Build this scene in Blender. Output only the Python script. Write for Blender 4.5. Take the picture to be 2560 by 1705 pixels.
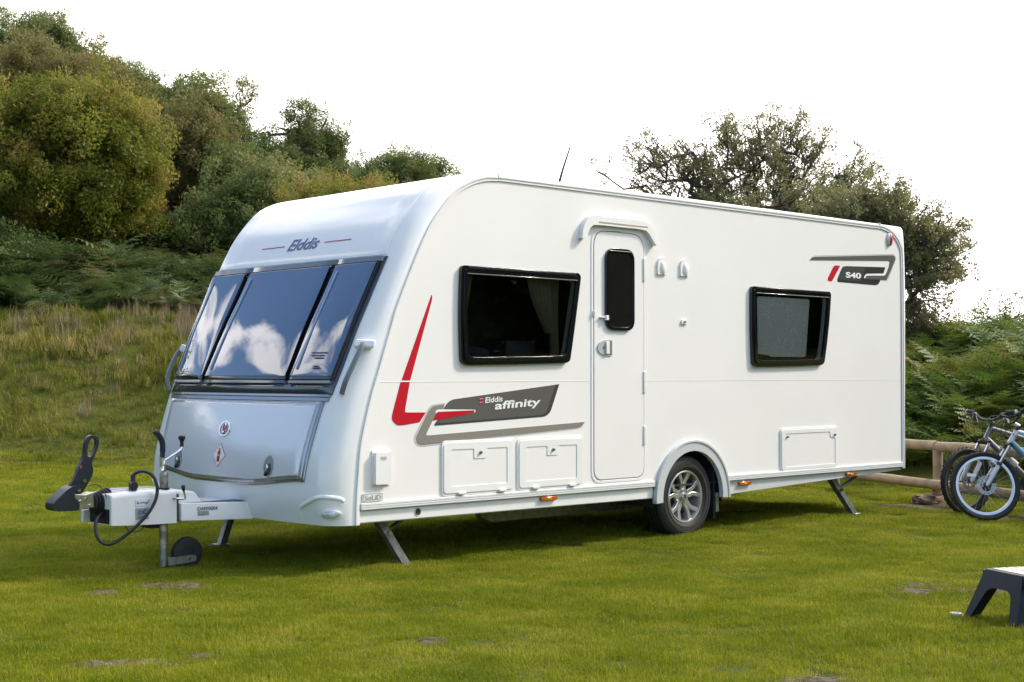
import bpy, bmesh, math, random
from mathutils import Vector, Matrix, noise
from mathutils.geometry import tessellate_polygon
R = math.radians
PI = math.pi
for o in list(bpy.data.objects): bpy.data.objects.remove(o)
SC = bpy.context.scene
COL = SC.collection

# ---------------------------------------------------------------- camera, sky, sun, exposure
cam = bpy.data.objects.new('camera', bpy.data.cameras.new('camera'))
COL.objects.link(cam); SC.camera = cam
cam.data.sensor_width = 36; cam.data.lens = 50.29
cam.location = (0, 0, 1.215); cam.rotation_euler = (R(91.344), 0, 0)
cam.data.clip_start = 0.05; cam.data.clip_end = 3000

SUN_EL, SUN_AZ = 40.0, 74.0            # azimuth clockwise from +Y
w = bpy.data.worlds.new('World'); SC.world = w; w.use_nodes = True
nt = w.node_tree; nt.nodes.clear()
def wn(t, **k):
    n = nt.nodes.new(t)
    for a, b in k.items(): setattr(n, a, b)
    return n
out = wn('ShaderNodeOutputWorld'); bg = wn('ShaderNodeBackground'); bg.inputs[1].default_value = 0.15
sky = wn('ShaderNodeTexSky', sky_type='NISHITA'); sky.sun_disc = False
sky.sun_elevation = R(SUN_EL); sky.sun_rotation = R(SUN_AZ)
sky.air_density = 1.0; sky.dust_density = 1.5; sky.ozone_density = 1.6
tc = wn('ShaderNodeTexCoord')
nz = wn('ShaderNodeTexNoise'); nz.inputs['Scale'].default_value = 3.4; nz.inputs['Detail'].default_value = 7; nz.inputs['Roughness'].default_value = .52
mp = wn('ShaderNodeMapping'); mp.inputs['Scale'].default_value = (1, 1, 2.2); mp.inputs['Location'].default_value = (3.45, 1.7, .4)
nt.links.new(tc.outputs['Generated'], mp.inputs[0]); nt.links.new(mp.outputs[0], nz.inputs['Vector'])
dt = wn('ShaderNodeVectorMath', operation='DOT_PRODUCT'); dt.inputs[1].default_value = (.62, .78, 0)
nt.links.new(tc.outputs['Generated'], dt.inputs[0])
ad = wn('ShaderNodeMath', operation='MULTIPLY_ADD'); ad.inputs[1].default_value = .30
nt.links.new(dt.outputs['Value'], ad.inputs[0]); nt.links.new(nz.outputs[0], ad.inputs[2])
mr = wn('ShaderNodeMapRange', interpolation_type='SMOOTHSTEP'); mr.inputs[1].default_value = .465; mr.inputs[2].default_value = .575
nt.links.new(ad.outputs[0], mr.inputs[0])
mx = wn('ShaderNodeMix', data_type='RGBA'); mx.inputs['B'].default_value = (10.8, 10.4, 10.0, 1)
nt.links.new(mr.outputs[0], mx.inputs['Factor']); nt.links.new(sky.outputs[0], mx.inputs['A'])
nt.links.new(mx.outputs['Result'], bg.inputs[0]); nt.links.new(bg.outputs[0], out.inputs[0])

sun = bpy.data.objects.new('sun', bpy.data.lights.new('sun', 'SUN')); COL.objects.link(sun)
sd = Vector((math.sin(R(SUN_AZ)) * math.cos(R(SUN_EL)), math.cos(R(SUN_AZ)) * math.cos(R(SUN_EL)), math.sin(R(SUN_EL))))
sun.rotation_euler = sd.to_track_quat('Z', 'Y').to_euler()
sun.data.energy = 2.3; sun.data.angle = R(7); sun.data.color = (1, .93, .80)
SC.view_settings.view_transform = 'Standard'; SC.view_settings.look = 'None'
SC.view_settings.exposure = 0.88; SC.view_settings.gamma = 1; SC.view_settings.use_curve_mapping = False

# ---------------------------------------------------------------- materials
MATS = {}
def mat(name, col, rough=.5, metal=0., coat=0., var=0., vscale=6., bump=0., bscale=60., col2=None, spec=.5, coatr=.05, trans=0.):
    if name in MATS: return MATS[name]
    m = bpy.data.materials.new(name); m.use_nodes = True; MATS[name] = m
    n = m.node_tree; b = n.nodes['Principled BSDF']
    b.inputs['Base Color'].default_value = (*col, 1); b.inputs['Roughness'].default_value = rough
    b.inputs['Metallic'].default_value = metal; b.inputs['Coat Weight'].default_value = coat
    b.inputs['Coat Roughness'].default_value = coatr; b.inputs['Specular IOR Level'].default_value = spec
    if trans: b.inputs['Transmission Weight'].default_value = trans
    if var or bump:
        t = n.nodes.new('ShaderNodeTexCoord')
    if var:
        z = n.nodes.new('ShaderNodeTexNoise'); z.inputs['Scale'].default_value = vscale; z.inputs['Detail'].default_value = 5
        n.links.new(t.outputs['Object'], z.inputs['Vector'])
        r = n.nodes.new('ShaderNodeMix'); r.data_type = 'RGBA'
        c2 = col2 or tuple(c * (1 - var) for c in col)
        r.inputs['A'].default_value = (*col, 1); r.inputs['B'].default_value = (*c2, 1)
        q = n.nodes.new('ShaderNodeMapRange'); q.inputs[1].default_value = .38; q.inputs[2].default_value = .62
        n.links.new(z.outputs[0], q.inputs[0]); n.links.new(q.outputs[0], r.inputs['Factor']); n.links.new(r.outputs['Result'], b.inputs['Base Color'])
    if bump:
        z = n.nodes.new('ShaderNodeTexNoise'); z.inputs['Scale'].default_value = bscale; z.inputs['Detail'].default_value = 4
        n.links.new(t.outputs['Object'], z.inputs['Vector'])
        k = n.nodes.new('ShaderNodeBump'); k.inputs['Strength'].default_value = bump; k.inputs['Distance'].default_value = .01
        n.links.new(z.outputs[0], k.inputs['Height']); n.links.new(k.outputs[0], b.inputs['Normal'])
    return m
GEL = mat('white_gelcoat', (.85, .85, .855), .22, coat=.4, var=.03, vscale=2)
SIDE = mat('white_side_sheet', (.83, .81, .795), .32, coat=.15, var=.025, vscale=1.5)
ABS = mat('white_plastic', (.80, .795, .78), .38, var=.03)
ALU = mat('white_rail', (.74, .74, .735), .3)
GREYW = mat('grey_skirt', (.60, .61, .62), .35, var=.06, vscale=3)
SILV = mat('silver_paint', (.72, .72, .77), .24, metal=.12, coat=1, bump=.02, bscale=7)
SILVD = mat('silver_trim', (.30, .31, .33), .22, metal=.8, coat=.6)
BLACK = mat('gloss_black_frame', (.006, .006, .007), .09, coat=.5)
DARKP = mat('dark_surround', (.03, .035, .045), .12, coat=1)
GALV = mat('galvanised_steel', (.33, .34, .34), .42, metal=.75, var=.35, vscale=25)
CHROME = mat('chrome', (.75, .75, .76), .12, metal=1)
RUB = mat('rubber', (.018, .018, .019), .65, var=.3, vscale=30, bump=.1)
PLB = mat('black_plastic', (.018, .02, .025), .45)
NAVYP = mat('dark_blue_plastic', (.012, .016, .028), .38)
CAB = mat('black_cable', (.015, .018, .025), .4)
DARK = mat('dark_inside', (.012, .012, .012), .8)
UNDER = mat('underfloor', (.03, .03, .03), .9)
RED = mat('red_print', (.50, .003, .018), .35, coat=.2)
TAUPE = mat('taupe_print', (.28, .26, .235), .4, metal=.2, var=.12, vscale=90)
GRPR = mat('grey_print', (.125, .118, .11), .38, metal=.2, var=.15, vscale=110)
CHAR = mat('charcoal_print', (.045, .047, .047), .38)
BLKP = mat('near_black_print', (.02, .02, .021), .38)
LGT = mat('light_shadow_print', (.50, .50, .49), .4)
WPR = mat('white_print', (.80, .80, .80), .4)
BLUP = mat('blue_print', (.05, .10, .25), .35)
MAG = mat('crimson_line_print', (.38, .03, .12), .35)
INK = mat('black_ink', (.02, .02, .02), .5)
AMBER = mat('amber_lens', (.55, .13, .006), .15, coat=.6, var=.5, vscale=60)
CLEARL = mat('clear_lens', (.62, .64, .66), .1, coat=1, var=.35, vscale=50)
ALLOY = mat('silver_alloy', (.62, .62, .63), .28, metal=.75, coat=.3)
CURT = mat('cream_curtain', (.40, .38, .28), .9)
GASK = mat('black_gasket', (.02, .02, .02), .6)
SHAD = mat('seam_grey', (.30, .30, .30), .6)
LGREY = mat('light_grey_plastic', (.42, .43, .44), .35)

def glass_mat(name, tint, gl=(1, 1, 1), rough=.01, ior=1.5, bumpv=0):
    m = bpy.data.materials.new(name); m.use_nodes = True; n = m.node_tree; n.nodes.clear()
    o = n.nodes.new('ShaderNodeOutputMaterial'); mi = n.nodes.new('ShaderNodeMixShader')
    t = n.nodes.new('ShaderNodeBsdfTransparent'); t.inputs[0].default_value = (*tint, 1)
    g = n.nodes.new('ShaderNodeBsdfGlossy'); g.inputs[0].default_value = (*gl, 1); g.inputs['Roughness'].default_value = rough
    f = n.nodes.new('ShaderNodeFresnel'); f.inputs[0].default_value = ior
    n.links.new(f.outputs[0], mi.inputs[0]); n.links.new(t.outputs[0], mi.inputs[1]); n.links.new(g.outputs[0], mi.inputs[2]); n.links.new(mi.outputs[0], o.inputs[0])
    if bumpv:
        tc_ = n.nodes.new('ShaderNodeTexCoord'); z = n.nodes.new('ShaderNodeTexNoise'); z.inputs['Scale'].default_value = 7
        n.links.new(tc_.outputs['Object'], z.inputs['Vector'])
        k = n.nodes.new('ShaderNodeBump'); k.inputs['Strength'].default_value = bumpv; k.inputs['Distance'].default_value = .01
        n.links.new(z.outputs[0], k.inputs['Height']); n.links.new(k.outputs[0], g.inputs['Normal']); n.links.new(k.outputs[0], f.inputs['Normal'])
    return m
GLASS = glass_mat('tinted_acrylic', (.56, .57, .52), ior=1.45, bumpv=.02)
FGLASS = glass_mat('blue_tinted_acrylic', (.10, .12, .16), gl=(.75, .88, 1), ior=2.1, bumpv=.05)

# frosted, sparkling washroom pane
def frosted():
    m = bpy.data.materials.new('frosted_acrylic'); m.use_nodes = True; n = m.node_tree; b = n.nodes['Principled BSDF']
    t = n.nodes.new('ShaderNodeTexCoord'); v = n.nodes.new('ShaderNodeTexVoronoi'); v.inputs['Scale'].default_value = 62
    n.links.new(t.outputs['Object'], v.inputs['Vector'])
    v2 = n.nodes.new('ShaderNodeTexNoise'); v2.inputs['Scale'].default_value = 3.5; v2.inputs['Detail'].default_value = 3
    n.links.new(t.outputs['Object'], v2.inputs['Vector'])
    q = n.nodes.new('ShaderNodeMapRange'); q.inputs[1].default_value = .10; q.inputs[2].default_value = .38; q.inputs[3].default_value = 1; q.inputs[4].default_value = 0
    n.links.new(v.outputs['Distance'], q.inputs[0])
    mu = n.nodes.new('ShaderNodeMath'); mu.operation = 'MULTIPLY'
    q2 = n.nodes.new('ShaderNodeMapRange'); q2.inputs[1].default_value = .35; q2.inputs[2].default_value = .65
    n.links.new(v2.outputs[0], q2.inputs[0]); n.links.new(q.outputs[0], mu.inputs[0]); n.links.new(q2.outputs[0], mu.inputs[1])
    r = n.nodes.new('ShaderNodeMix'); r.data_type = 'RGBA'; r.inputs['A'].default_value = (.42, .45, .44, 1); r.inputs['B'].default_value = (.90, .95, .95, 1)
    n.links.new(mu.outputs[0], r.inputs['Factor']); n.links.new(r.outputs['Result'], b.inputs['Base Color'])
    k = n.nodes.new('ShaderNodeBump'); k.inputs['Strength'].default_value = .7; k.inputs['Distance'].default_value = .004
    n.links.new(v.outputs['Distance'], k.inputs['Height']); n.links.new(k.outputs[0], b.inputs['Normal'])
    b.inputs['Roughness'].default_value = .15
    return m
FROST = frosted()

# ---------------------------------------------------------------- helpers
def cr(pts, n=8, closed=False):
    """Catmull-Rom through points (tuples of any length)."""
    P = [Vector(p) for p in pts]; res = []; N = len(P)
    rng = N if closed else N - 1
    for i in range(rng):
        p1, p2 = P[i], P[(i + 1) % N]
        p0 = P[(i - 1) % N] if (closed or i > 0) else p1 * 2 - p2
        p3 = P[(i + 2) % N] if (closed or i + 2 < N) else p2 * 2 - p1
        for k in range(n):
            t = k / n
            res.append(.5 * ((2 * p1) + (p2 - p0) * t + (2 * p0 - 5 * p1 + 4 * p2 - p3) * t * t + (3 * p1 - p0 - 3 * p2 + p3) * t ** 3))
    if not closed: res.append(P[-1].copy())
    return res
def rpoly(pts, rad, n=5):
    """round the corners of a 2D polygon; rad number or list"""
    N = len(pts); o = []
    for i in range(N):
        p = Vector(pts[i]); a = Vector(pts[i - 1]); b = Vector(pts[(i + 1) % N])
        r = rad[i] if isinstance(rad, (list, tuple)) else rad
        d1 = (a - p); d2 = (b - p); l = min(r, d1.length * .48, d2.length * .48)
        if l < 1e-5: o.append(tuple(p)); continue
        s = p + d1.normalized() * l; e = p + d2.normalized() * l
        for k in range(n + 1):
            t = k / n; q = s * (1 - t) ** 2 + p * 2 * t * (1 - t) + e * t * t; o.append(tuple(q))
    return o
class MB:
    def __init__(s): s.v = []; s.f = []
    def add(s, v, f):
        k = len(s.v); s.v += [tuple(x) for x in v]; s.f += [tuple(i + k for i in q) for q in f]; return s
    def box(s, a, b):
        x0, y0, z0 = a; x1, y1, z1 = b
        return s.add([(x0, y0, z0), (x1, y0, z0), (x1, y1, z0), (x0, y1, z0), (x0, y0, z1), (x1, y0, z1), (x1, y1, z1), (x0, y1, z1)],
                     [(0, 3, 2, 1), (4, 5, 6, 7), (0, 1, 5, 4), (1, 2, 6, 5), (2, 3, 7, 6), (3, 0, 4, 7)])
    def hexa(s, p):   # 8 points, bottom 4 then top 4
        return s.add(p, [(0, 3, 2, 1), (4, 5, 6, 7), (0, 1, 5, 4), (1, 2, 6, 5), (2, 3, 7, 6), (3, 0, 4, 7)])
    def prism(s, poly, y0, y1, holes=()):
        """polygon in x,z extruded along y from y0 to y1 (tessellated caps, may have holes)"""
        loops = [list(poly)] + [list(h) for h in holes]
        flat = [p for l in loops for p in l]; n = len(flat)
        tri = tessellate_polygon([[Vector((p[0], p[1], 0)) for p in l] for l in loops])
        v = [(p[0], y0, p[1]) for p in flat] + [(p[0], y1, p[1]) for p in flat]
        f = [tuple(t) for t in tri] + [tuple(i + n for i in reversed(t)) for t in tri]
        k = 0
        for l in loops:
            m = len(l)
            for i in range(m): f.append((k + i, k + (i + 1) % m, k + (i + 1) % m + n, k + i + n))
            k += m
        return s.add(v, f)
    def tube(s, pts, r, n=10, cap=True, sx=1.):
        P = [Vector(p) for p in pts]; m = len(P); rr = r if isinstance(r, (list, tuple)) else [r] * m
        v = []; f = []; up = None
        for i in range(m):
            t = (P[min(i + 1, m - 1)] - P[max(i - 1, 0)]); t = t.normalized() if t.length > 1e-9 else Vector((0, 0, 1))
            if up is None: up = Vector((0, 0, 1)) if abs(t.z) < .9 else Vector((1, 0, 0))
            a = t.cross(up).normalized(); up = a.cross(t).normalized()
            for k in range(n):
                q = 2 * PI * k / n; v.append(P[i] + a * math.cos(q) * rr[i] * sx + up * math.sin(q) * rr[i])
        for i in range(m - 1):
            for k in range(n): f.append((i * n + k, i * n + (k + 1) % n, (i + 1) * n + (k + 1) % n, (i + 1) * n + k))
        if cap: f.append(tuple(range(n - 1, -1, -1))); f.append(tuple((m - 1) * n + k for k in range(n)))
        return s.add(v, f)
    def lathe(s, prof, c=(0, 0, 0), axis='y', n=32):
        """profile list of (radius, along)"""
        v = []; f = []; m = len(prof)
        for r, h in prof:
            for k in range(n):
                q = 2 * PI * k / n; a, b = r * math.cos(q), r * math.sin(q)
                p = {'y': (a, h, b), 'z': (a, b, h), 'x': (h, a, b)}[axis]
                v.append((p[0] + c[0], p[1] + c[1], p[2] + c[2]))
        for i in range(m - 1):
            for k in range(n): f.append((i * n + k, i * n + (k + 1) % n, (i + 1) * n + (k + 1) % n, (i + 1) * n + k))
        return s.add(v, f)
    def ell(s, c, r, n=16, m=8):
        v = []; f = []
        for i in range(m + 1):
            a = PI * i / m
            for k in range(n):
                q = 2 * PI * k / n; v.append((c[0] + r[0] * math.sin(a) * math.cos(q), c[1] + r[1] * math.sin(a) * math.sin(q), c[2] + r[2] * math.cos(a)))
        for i in range(m):
            for k in range(n): f.append((i * n + k, i * n + (k + 1) % n, (i + 1) * n + (k + 1) % n, (i + 1) * n + k))
        return s.add(v, f)
    def grid(s, fn, nu, nv):
        v = [fn(i / nu, j / nv) for i in range(nu + 1) for j in range(nv + 1)]
        f = [(i * (nv + 1) + j, (i + 1) * (nv + 1) + j, (i + 1) * (nv + 1) + j + 1, i * (nv + 1) + j + 1) for i in range(nu) for j in range(nv)]
        return s.add(v, f)
    def xform(s, M): s.v = [tuple(M @ Vector(p)) for p in s.v]; return s
    def build(s, name, m=None, parent=None, smooth=35, bevel=0, bseg=2, kind=None, label=None, fix=True):
        me = bpy.data.meshes.new(name); me.from_pydata(s.v, [], s.f)
        if fix:
            bm = bmesh.new(); bm.from_mesh(me); bmesh.ops.remove_doubles(bm, verts=bm.verts, dist=1e-5)
            bmesh.ops.recalc_face_normals(bm, faces=bm.faces); bm.to_mesh(me); bm.free()
        me.validate()
        if m: me.materials.append(m)
        if smooth: me.shade_smooth(); me.set_sharp_from_angle(angle=R(smooth))
        o = bpy.data.objects.new(name, me); COL.objects.link(o)
        if parent: o.parent = parent
        if bevel:
            b = o.modifiers.new('bevel', 'BEVEL'); b.width = bevel; b.segments = bseg; b.limit_method = 'ANGLE'; b.angle_limit = R(40)
        if kind: o['kind'] = kind
        if label: o['label'] = label
        return o
def empty(name, loc, rz=0, label=None, cat=None, group=None):
    o = bpy.data.objects.new(name, None); COL.objects.link(o); o.location = loc; o.rotation_euler = (0, 0, rz); o.empty_display_size = .2
    if label: o['label'] = label
    if cat: o['category'] = cat
    if group: o['group'] = group
    return o
def tag(o, label, cat, group=None, kind=None):
    if label: o['label'] = label
    if cat: o['category'] = cat
    if group: o['group'] = group
    if kind: o['kind'] = kind
    return o
def textmesh(s, height, bold=0., shear=0., width=None, thick=.0008):
    c = bpy.data.curves.new('lettering', 'FONT'); c.body = s; c.size = 1; c.offset = bold; c.shear = shear; c.extrude = 0; c.resolution_u = 5
    o = bpy.data.objects.new('lettering', c); COL.objects.link(o); bpy.context.view_layer.update()
    me = bpy.data.meshes.new_from_object(o.evaluated_get(bpy.context.evaluated_depsgraph_get()))
    vs = [v.co.copy() for v in me.vertices]; fs = [tuple(p.vertices) for p in me.polygons]
    bpy.data.objects.remove(o); bpy.data.curves.remove(c); bpy.data.meshes.remove(me)
    x0 = min(v.x for v in vs); x1 = max(v.x for v in vs); y0 = min(v.y for v in vs); y1 = max(v.y for v in vs)
    ky = height / (y1 - y0); kx = ky if width is None else width / (x1 - x0)
    return [((v.x - x0) * kx, (v.y - y0) * ky) for v in vs], fs

# scatter: instance the meshes of a hidden library collection on the vertices of a cloud
def library(name, meshes, realize=False):
    c = bpy.data.collections.new(name)
    for i, (mb, m) in enumerate(meshes):
        me = bpy.data.meshes.new(name); me.from_pydata(mb.v, [], mb.f); me.materials.append(m)
        if len(mb.v) > 0: me.update()
        o = bpy.data.objects.new(name, me); c.objects.link(o)
    g = bpy.data.node_groups.new('scatter_' + name, 'GeometryNodeTree')
    g.interface.new_socket('Geometry', in_out='INPUT', socket_type='NodeSocketGeometry'); g.interface.new_socket('Geometry', in_out='OUTPUT', socket_type='NodeSocketGeometry')
    a = g.nodes.new('NodeGroupInput'); z = g.nodes.new('NodeGroupOutput'); i = g.nodes.new('GeometryNodeInstanceOnPoints')
    ci = g.nodes.new('GeometryNodeCollectionInfo'); ci.inputs['Collection'].default_value = c; ci.inputs['Separate Children'].default_value = True; ci.inputs['Reset Children'].default_value = True
    g.links.new(a.outputs[0], i.inputs['Points']); g.links.new(ci.outputs[0], i.inputs['Instance']); i.inputs['Pick Instance'].default_value = True
    for nm, dtp, sk in (('rot', 'FLOAT_VECTOR', 'Rotation'), ('scl', 'FLOAT_VECTOR', 'Scale'), ('idx', 'INT', 'Instance Index')):
        q = g.nodes.new('GeometryNodeInputNamedAttribute'); q.data_type = dtp; q.inputs['Name'].default_value = nm
        if sk == 'Rotation':
            e = g.nodes.new('FunctionNodeEulerToRotation'); g.links.new(q.outputs['Attribute'], e.inputs[0]); g.links.new(e.outputs[0], i.inputs['Rotation'])
        else: g.links.new(q.outputs['Attribute'], i.inputs[sk])
    if realize:
        sn = g.nodes.new('GeometryNodeStoreNamedAttribute'); sn.data_type = 'FLOAT'; sn.domain = 'INSTANCE'; sn.inputs['Name'].default_value = 'rnd'
        rv = g.nodes.new('FunctionNodeRandomValue'); rv.data_type = 'FLOAT'; g.links.new(rv.outputs[1], sn.inputs['Value'])
        rl = g.nodes.new('GeometryNodeRealizeInstances'); g.links.new(i.outputs[0], sn.inputs['Geometry']); g.links.new(sn.outputs[0], rl.inputs[0]); g.links.new(rl.outputs[0], z.inputs[0])
    else: g.links.new(i.outputs[0], z.inputs[0])
    return (g, len(meshes))
def scatter(name, pts, lib, parent=None, seed=1):
    """pts: list of (co, euler, scale3)"""
    rnd = random.Random(seed); g, n = lib
    me = bpy.data.meshes.new(name); me.from_pydata([p[0] for p in pts], [], [])
    a = me.attributes.new('rot', 'FLOAT_VECTOR', 'POINT'); a.data.foreach_set('vector', [c for p in pts for c in p[1]])
    a = me.attributes.new('scl', 'FLOAT_VECTOR', 'POINT'); a.data.foreach_set('vector', [c for p in pts for c in p[2]])
    a = me.attributes.new('idx', 'INT', 'POINT'); a.data.foreach_set('value', [rnd.randrange(n) for p in pts])
    o = bpy.data.objects.new(name, me); COL.objects.link(o)
    if parent: o.parent = parent
    md = o.modifiers.new('scatter', 'NODES'); md.node_group = g
    return o

# foliage materials: world-position patches plus per-instance shade
def leafmat(name, c1, c2, c3=None, trans=.35, scale=1.2, rough=.5, oiw=1., hue_rand=.5, nw=1., iw=.22):
    m = bpy.data.materials.new(name); m.use_nodes = True; n = m.node_tree; n.nodes.clear(); L = n.links.new
    o = n.nodes.new('ShaderNodeOutputMaterial'); b = n.nodes.new('ShaderNodeBsdfPrincipled'); t = n.nodes.new('ShaderNodeBsdfTranslucent')
    mi = n.nodes.new('ShaderNodeMixShader'); mi.inputs[0].default_value = trans
    g = n.nodes.new('ShaderNodeNewGeometry'); z = n.nodes.new('ShaderNodeTexNoise'); z.inputs['Scale'].default_value = scale; z.inputs['Detail'].default_value = 6; z.inputs['Roughness'].default_value = .62
    L(g.outputs['Position'], z.inputs['Vector'])
    oi = n.nodes.new('ShaderNodeObjectInfo')
    av = n.nodes.new('ShaderNodeAttribute'); av.attribute_name = 'rnd'; sm = n.nodes.new('ShaderNodeMath'); sm.operation = 'MULTIPLY_ADD'; sm.inputs[1].default_value = oiw
    if nw != 1.:
        zz = n.nodes.new('ShaderNodeMath'); zz.operation = 'MULTIPLY_ADD'; zz.inputs[1].default_value = nw; zz.inputs[2].default_value = .5 * (1 - nw); L(z.outputs[0], zz.inputs[0])
    else: zz = z
    L(oi.outputs['Random'], sm.inputs[0]); L(av.outputs['Fac'], sm.inputs[2])
    ri = n.nodes.new('ShaderNodeMath'); ri.operation = 'MULTIPLY_ADD'; ri.inputs[1].default_value = .22 * hue_rand
    L(sm.outputs[0], ri.inputs[0]); L(zz.outputs[0], ri.inputs[2])
    rr = n.nodes.new('ShaderNodeMath'); rr.operation = 'MULTIPLY_ADD'; rr.inputs[1].default_value = iw
    L(g.outputs['Random Per Island'], rr.inputs[0]); L(ri.outputs[0], rr.inputs[2])
    ra = n.nodes.new('ShaderNodeValToRGB'); ra.color_ramp.elements[0].position = .42; ra.color_ramp.elements[0].color = (*c1, 1)
    ra.color_ramp.elements[1].position = .78; ra.color_ramp.elements[1].color = (*c2, 1)
    if c3: e = ra.color_ramp.elements.new(.95); e.color = (*c3, 1)
    L(rr.outputs[0], ra.inputs[0]); L(ra.outputs[0], b.inputs['Base Color']); L(ra.outputs[0], t.inputs[0])
    b.inputs['Roughness'].default_value = rough; b.inputs['Specular IOR Level'].default_value = .25
    L(b.outputs[0], mi.inputs[1]); L(t.outputs[0], mi.inputs[2]); L(mi.outputs[0], o.inputs[0])
    return m

# ---------------------------------------------------------------- ground
FOOT = [Vector(p) for p in [(-120, 14), (-40, 18.2), (-12, 18.7), (-5, 19.1), (0, 18.6), (2.6, 17.3), (4.1, 14.9), (5.3, 12.2), (6.6, 9.5), (9, 5.5), (14, -4), (30, -40)]]
def footdist(x, y):
    p = Vector((x, y)); best = 1e9; sg = 1
    for i in range(len(FOOT) - 1):
        a, b = FOOT[i], FOOT[i + 1]; d = b - a; t = max(0, min(1, (p - a).dot(d) / d.dot(d))); q = a + d * t; l = (p - q).length
        if l < best: best = l; sg = 1 if d.x * (p.y - a.y) - d.y * (p.x - a.x) > 0 else -1
    return best * sg
def sstep(t): t = max(0, min(1, t)); return t * t * (3 - 2 * t)
def fbm(x, y, s, o=3): return noise.fractal(Vector((x * s, y * s, 3.3)), 1., 2., o)
def height(x, y):
    d = footdist(x, y); und = .018 * fbm(x, y, .35, 2) * sstep((y - 2) / 3)
    if d <= 0: return und + .02 * fbm(x, y, 1.3)
    a = x / max(y, 1.); left = sstep((.12 - a) / .35)
    hb = 2.16 * left + 1.55 * (1 - left)
    h = hb * (.35 * min(1, d / 4.6) + .65 * sstep(d / 4.6)) + sstep(d / 2) * (.16 * fbm(x, y, .5) + .05 * fbm(x, y, 2.2))
    if d > 6.3: h += (min(d, 60) - 6.3) * (.19 * left + .012)
    return h + und
BARE = [(-1.51, 6.02, .22, .07), (-1.33, 6.2, .1, .06), (-1.75, 5.98, .12, .04), (-1.97, 8.2, .30, .10), (-2.27, 7.96, .14, .10), (2.35, 8.2, .18, .08), (2.66, 7.96, .42, .09), (2.2, 8.0, .15, .08), (3.9, 13.3, .5, .22), (4.2, 12.2, .4, .08), (1.2, 5.65, .25, .06), (-.35, 6.5, .09, .05), (1.9, 12.8, .4, .1)]
def bare(x, y):
    b = 0
    for cx, cy, rx, ry in BARE:
        q = ((x - cx) / rx) ** 2 + ((y - cy) / ry / 1.5) ** 2
        b = max(b, 1 - q + .55 * fbm(x, y, 9, 2))
    return b
def axis(lo, hi, fine0, fine1, st, far):
    v = [fine0]
    while v[-1] < fine1: v.append(v[-1] + st)
    a = v[-1]; s = st
    while a < hi: s *= far; a += s; v.append(a)
    a = fine0; s = st
    while a > lo: s *= far; a -= s; v.insert(0, a)
    return v
gx = axis(-900, 900, -16, 9, .3, 1.16); gy = axis(-300, 1500, 3, 34, .3, 1.16)
gv = [(x, y, height(x, y)) for y in gy for x in gx]; nx = len(gx)
gf = [(j * nx + i, j * nx + i + 1, (j + 1) * nx + i + 1, (j + 1) * nx + i) for j in range(len(gy) - 1) for i in range(nx - 1)]
gm = bpy.data.materials.new('turf_soil'); gm.use_nodes = True; n = gm.node_tree; b = n.nodes['Principled BSDF']; b.inputs['Roughness'].default_value = .95; b.inputs['Specular IOR Level'].default_value = .1
g = n.nodes.new('ShaderNodeNewGeometry')
z1 = n.nodes.new('ShaderNodeTexNoise'); z1.inputs['Scale'].default_value = 1.1; z1.inputs['Detail'].default_value = 8
z2 = n.nodes.new('ShaderNodeTexNoise'); z2.inputs['Scale'].default_value = 28; z2.inputs['Detail'].default_value = 6
n.links.new(g.outputs['Position'], z1.inputs['Vector']); n.links.new(g.outputs['Position'], z2.inputs['Vector'])
rm = n.nodes.new('ShaderNodeValToRGB'); E = rm.color_ramp.elements; E[0].position = .3; E[0].color = (.04, .052, .008, 1); E[1].position = .7; E[1].color = (.10, .11, .018, 1)
n.links.new(z1.outputs[0], rm.inputs[0])
at = n.nodes.new('ShaderNodeAttribute'); at.attribute_name = 'bare'
rs = n.nodes.new('ShaderNodeValToRGB'); E = rs.color_ramp.elements; E[0].position = .3; E[0].color = (.09, .065, .045, 1); E[1].position = .7; E[1].color = (.24, .19, .15, 1)
n.links.new(z2.outputs[0], rs.inputs[0])
mm = n.nodes.new('ShaderNodeMix'); mm.data_type = 'RGBA'; n.links.new(at.outputs['Fac'], mm.inputs['Factor']); n.links.new(rm.outputs[0], mm.inputs['A']); n.links.new(rs.outputs[0], mm.inputs['B']); n.links.new(mm.outputs['Result'], b.inputs['Base Color'])
k = n.nodes.new('ShaderNodeBump'); k.inputs['Strength'].default_value = .8; k.inputs['Distance'].default_value = .03; n.links.new(z2.outputs[0], k.inputs['Height']); n.links.new(k.outputs[0], b.inputs['Normal'])
me = bpy.data.meshes.new('ground'); me.from_pydata(gv, [], gf); me.materials.append(gm); me.shade_smooth()
a = me.attributes.new('bare', 'FLOAT', 'POINT'); a.data.foreach_set('value', [0.] * len(gv))
ground = bpy.data.objects.new('ground', me); COL.objects.link(ground); ground['kind'] = 'structure'
# worn patches: thin uneven soil sheets lying just over the turf soil
SOIL = mat('worn_soil', (.15, .115, .085), .95, var=.5, vscale=30, bump=1., bscale=90, col2=(.05, .042, .022), spec=.1)
mb = MB()
for cx, cy, rx, ry in BARE:
    N = 28; v = [(cx, cy, height(cx, cy) + .011)]
    for ring in (.5, 1.):
        for q in range(N):
            an = 2 * PI * q / N; r_ = ring * (1.05 + .28 * noise.noise(Vector((cx + math.cos(an) * 1.2, cy + math.sin(an) * 1.2, 4))))
            x, y = cx + rx * r_ * math.cos(an) * 1.15, cy + 1.5 * ry * r_ * math.sin(an) * 1.25; v.append((x, y, height(x, y) + (.010 if ring < 1 else -.012)))
    f = [(0, 1 + q, 1 + (q + 1) % N) for q in range(N)] + [(1 + q, 1 + N + q, 1 + N + (q + 1) % N, 1 + (q + 1) % N) for q in range(N)]
    mb.add(v, f)
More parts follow.
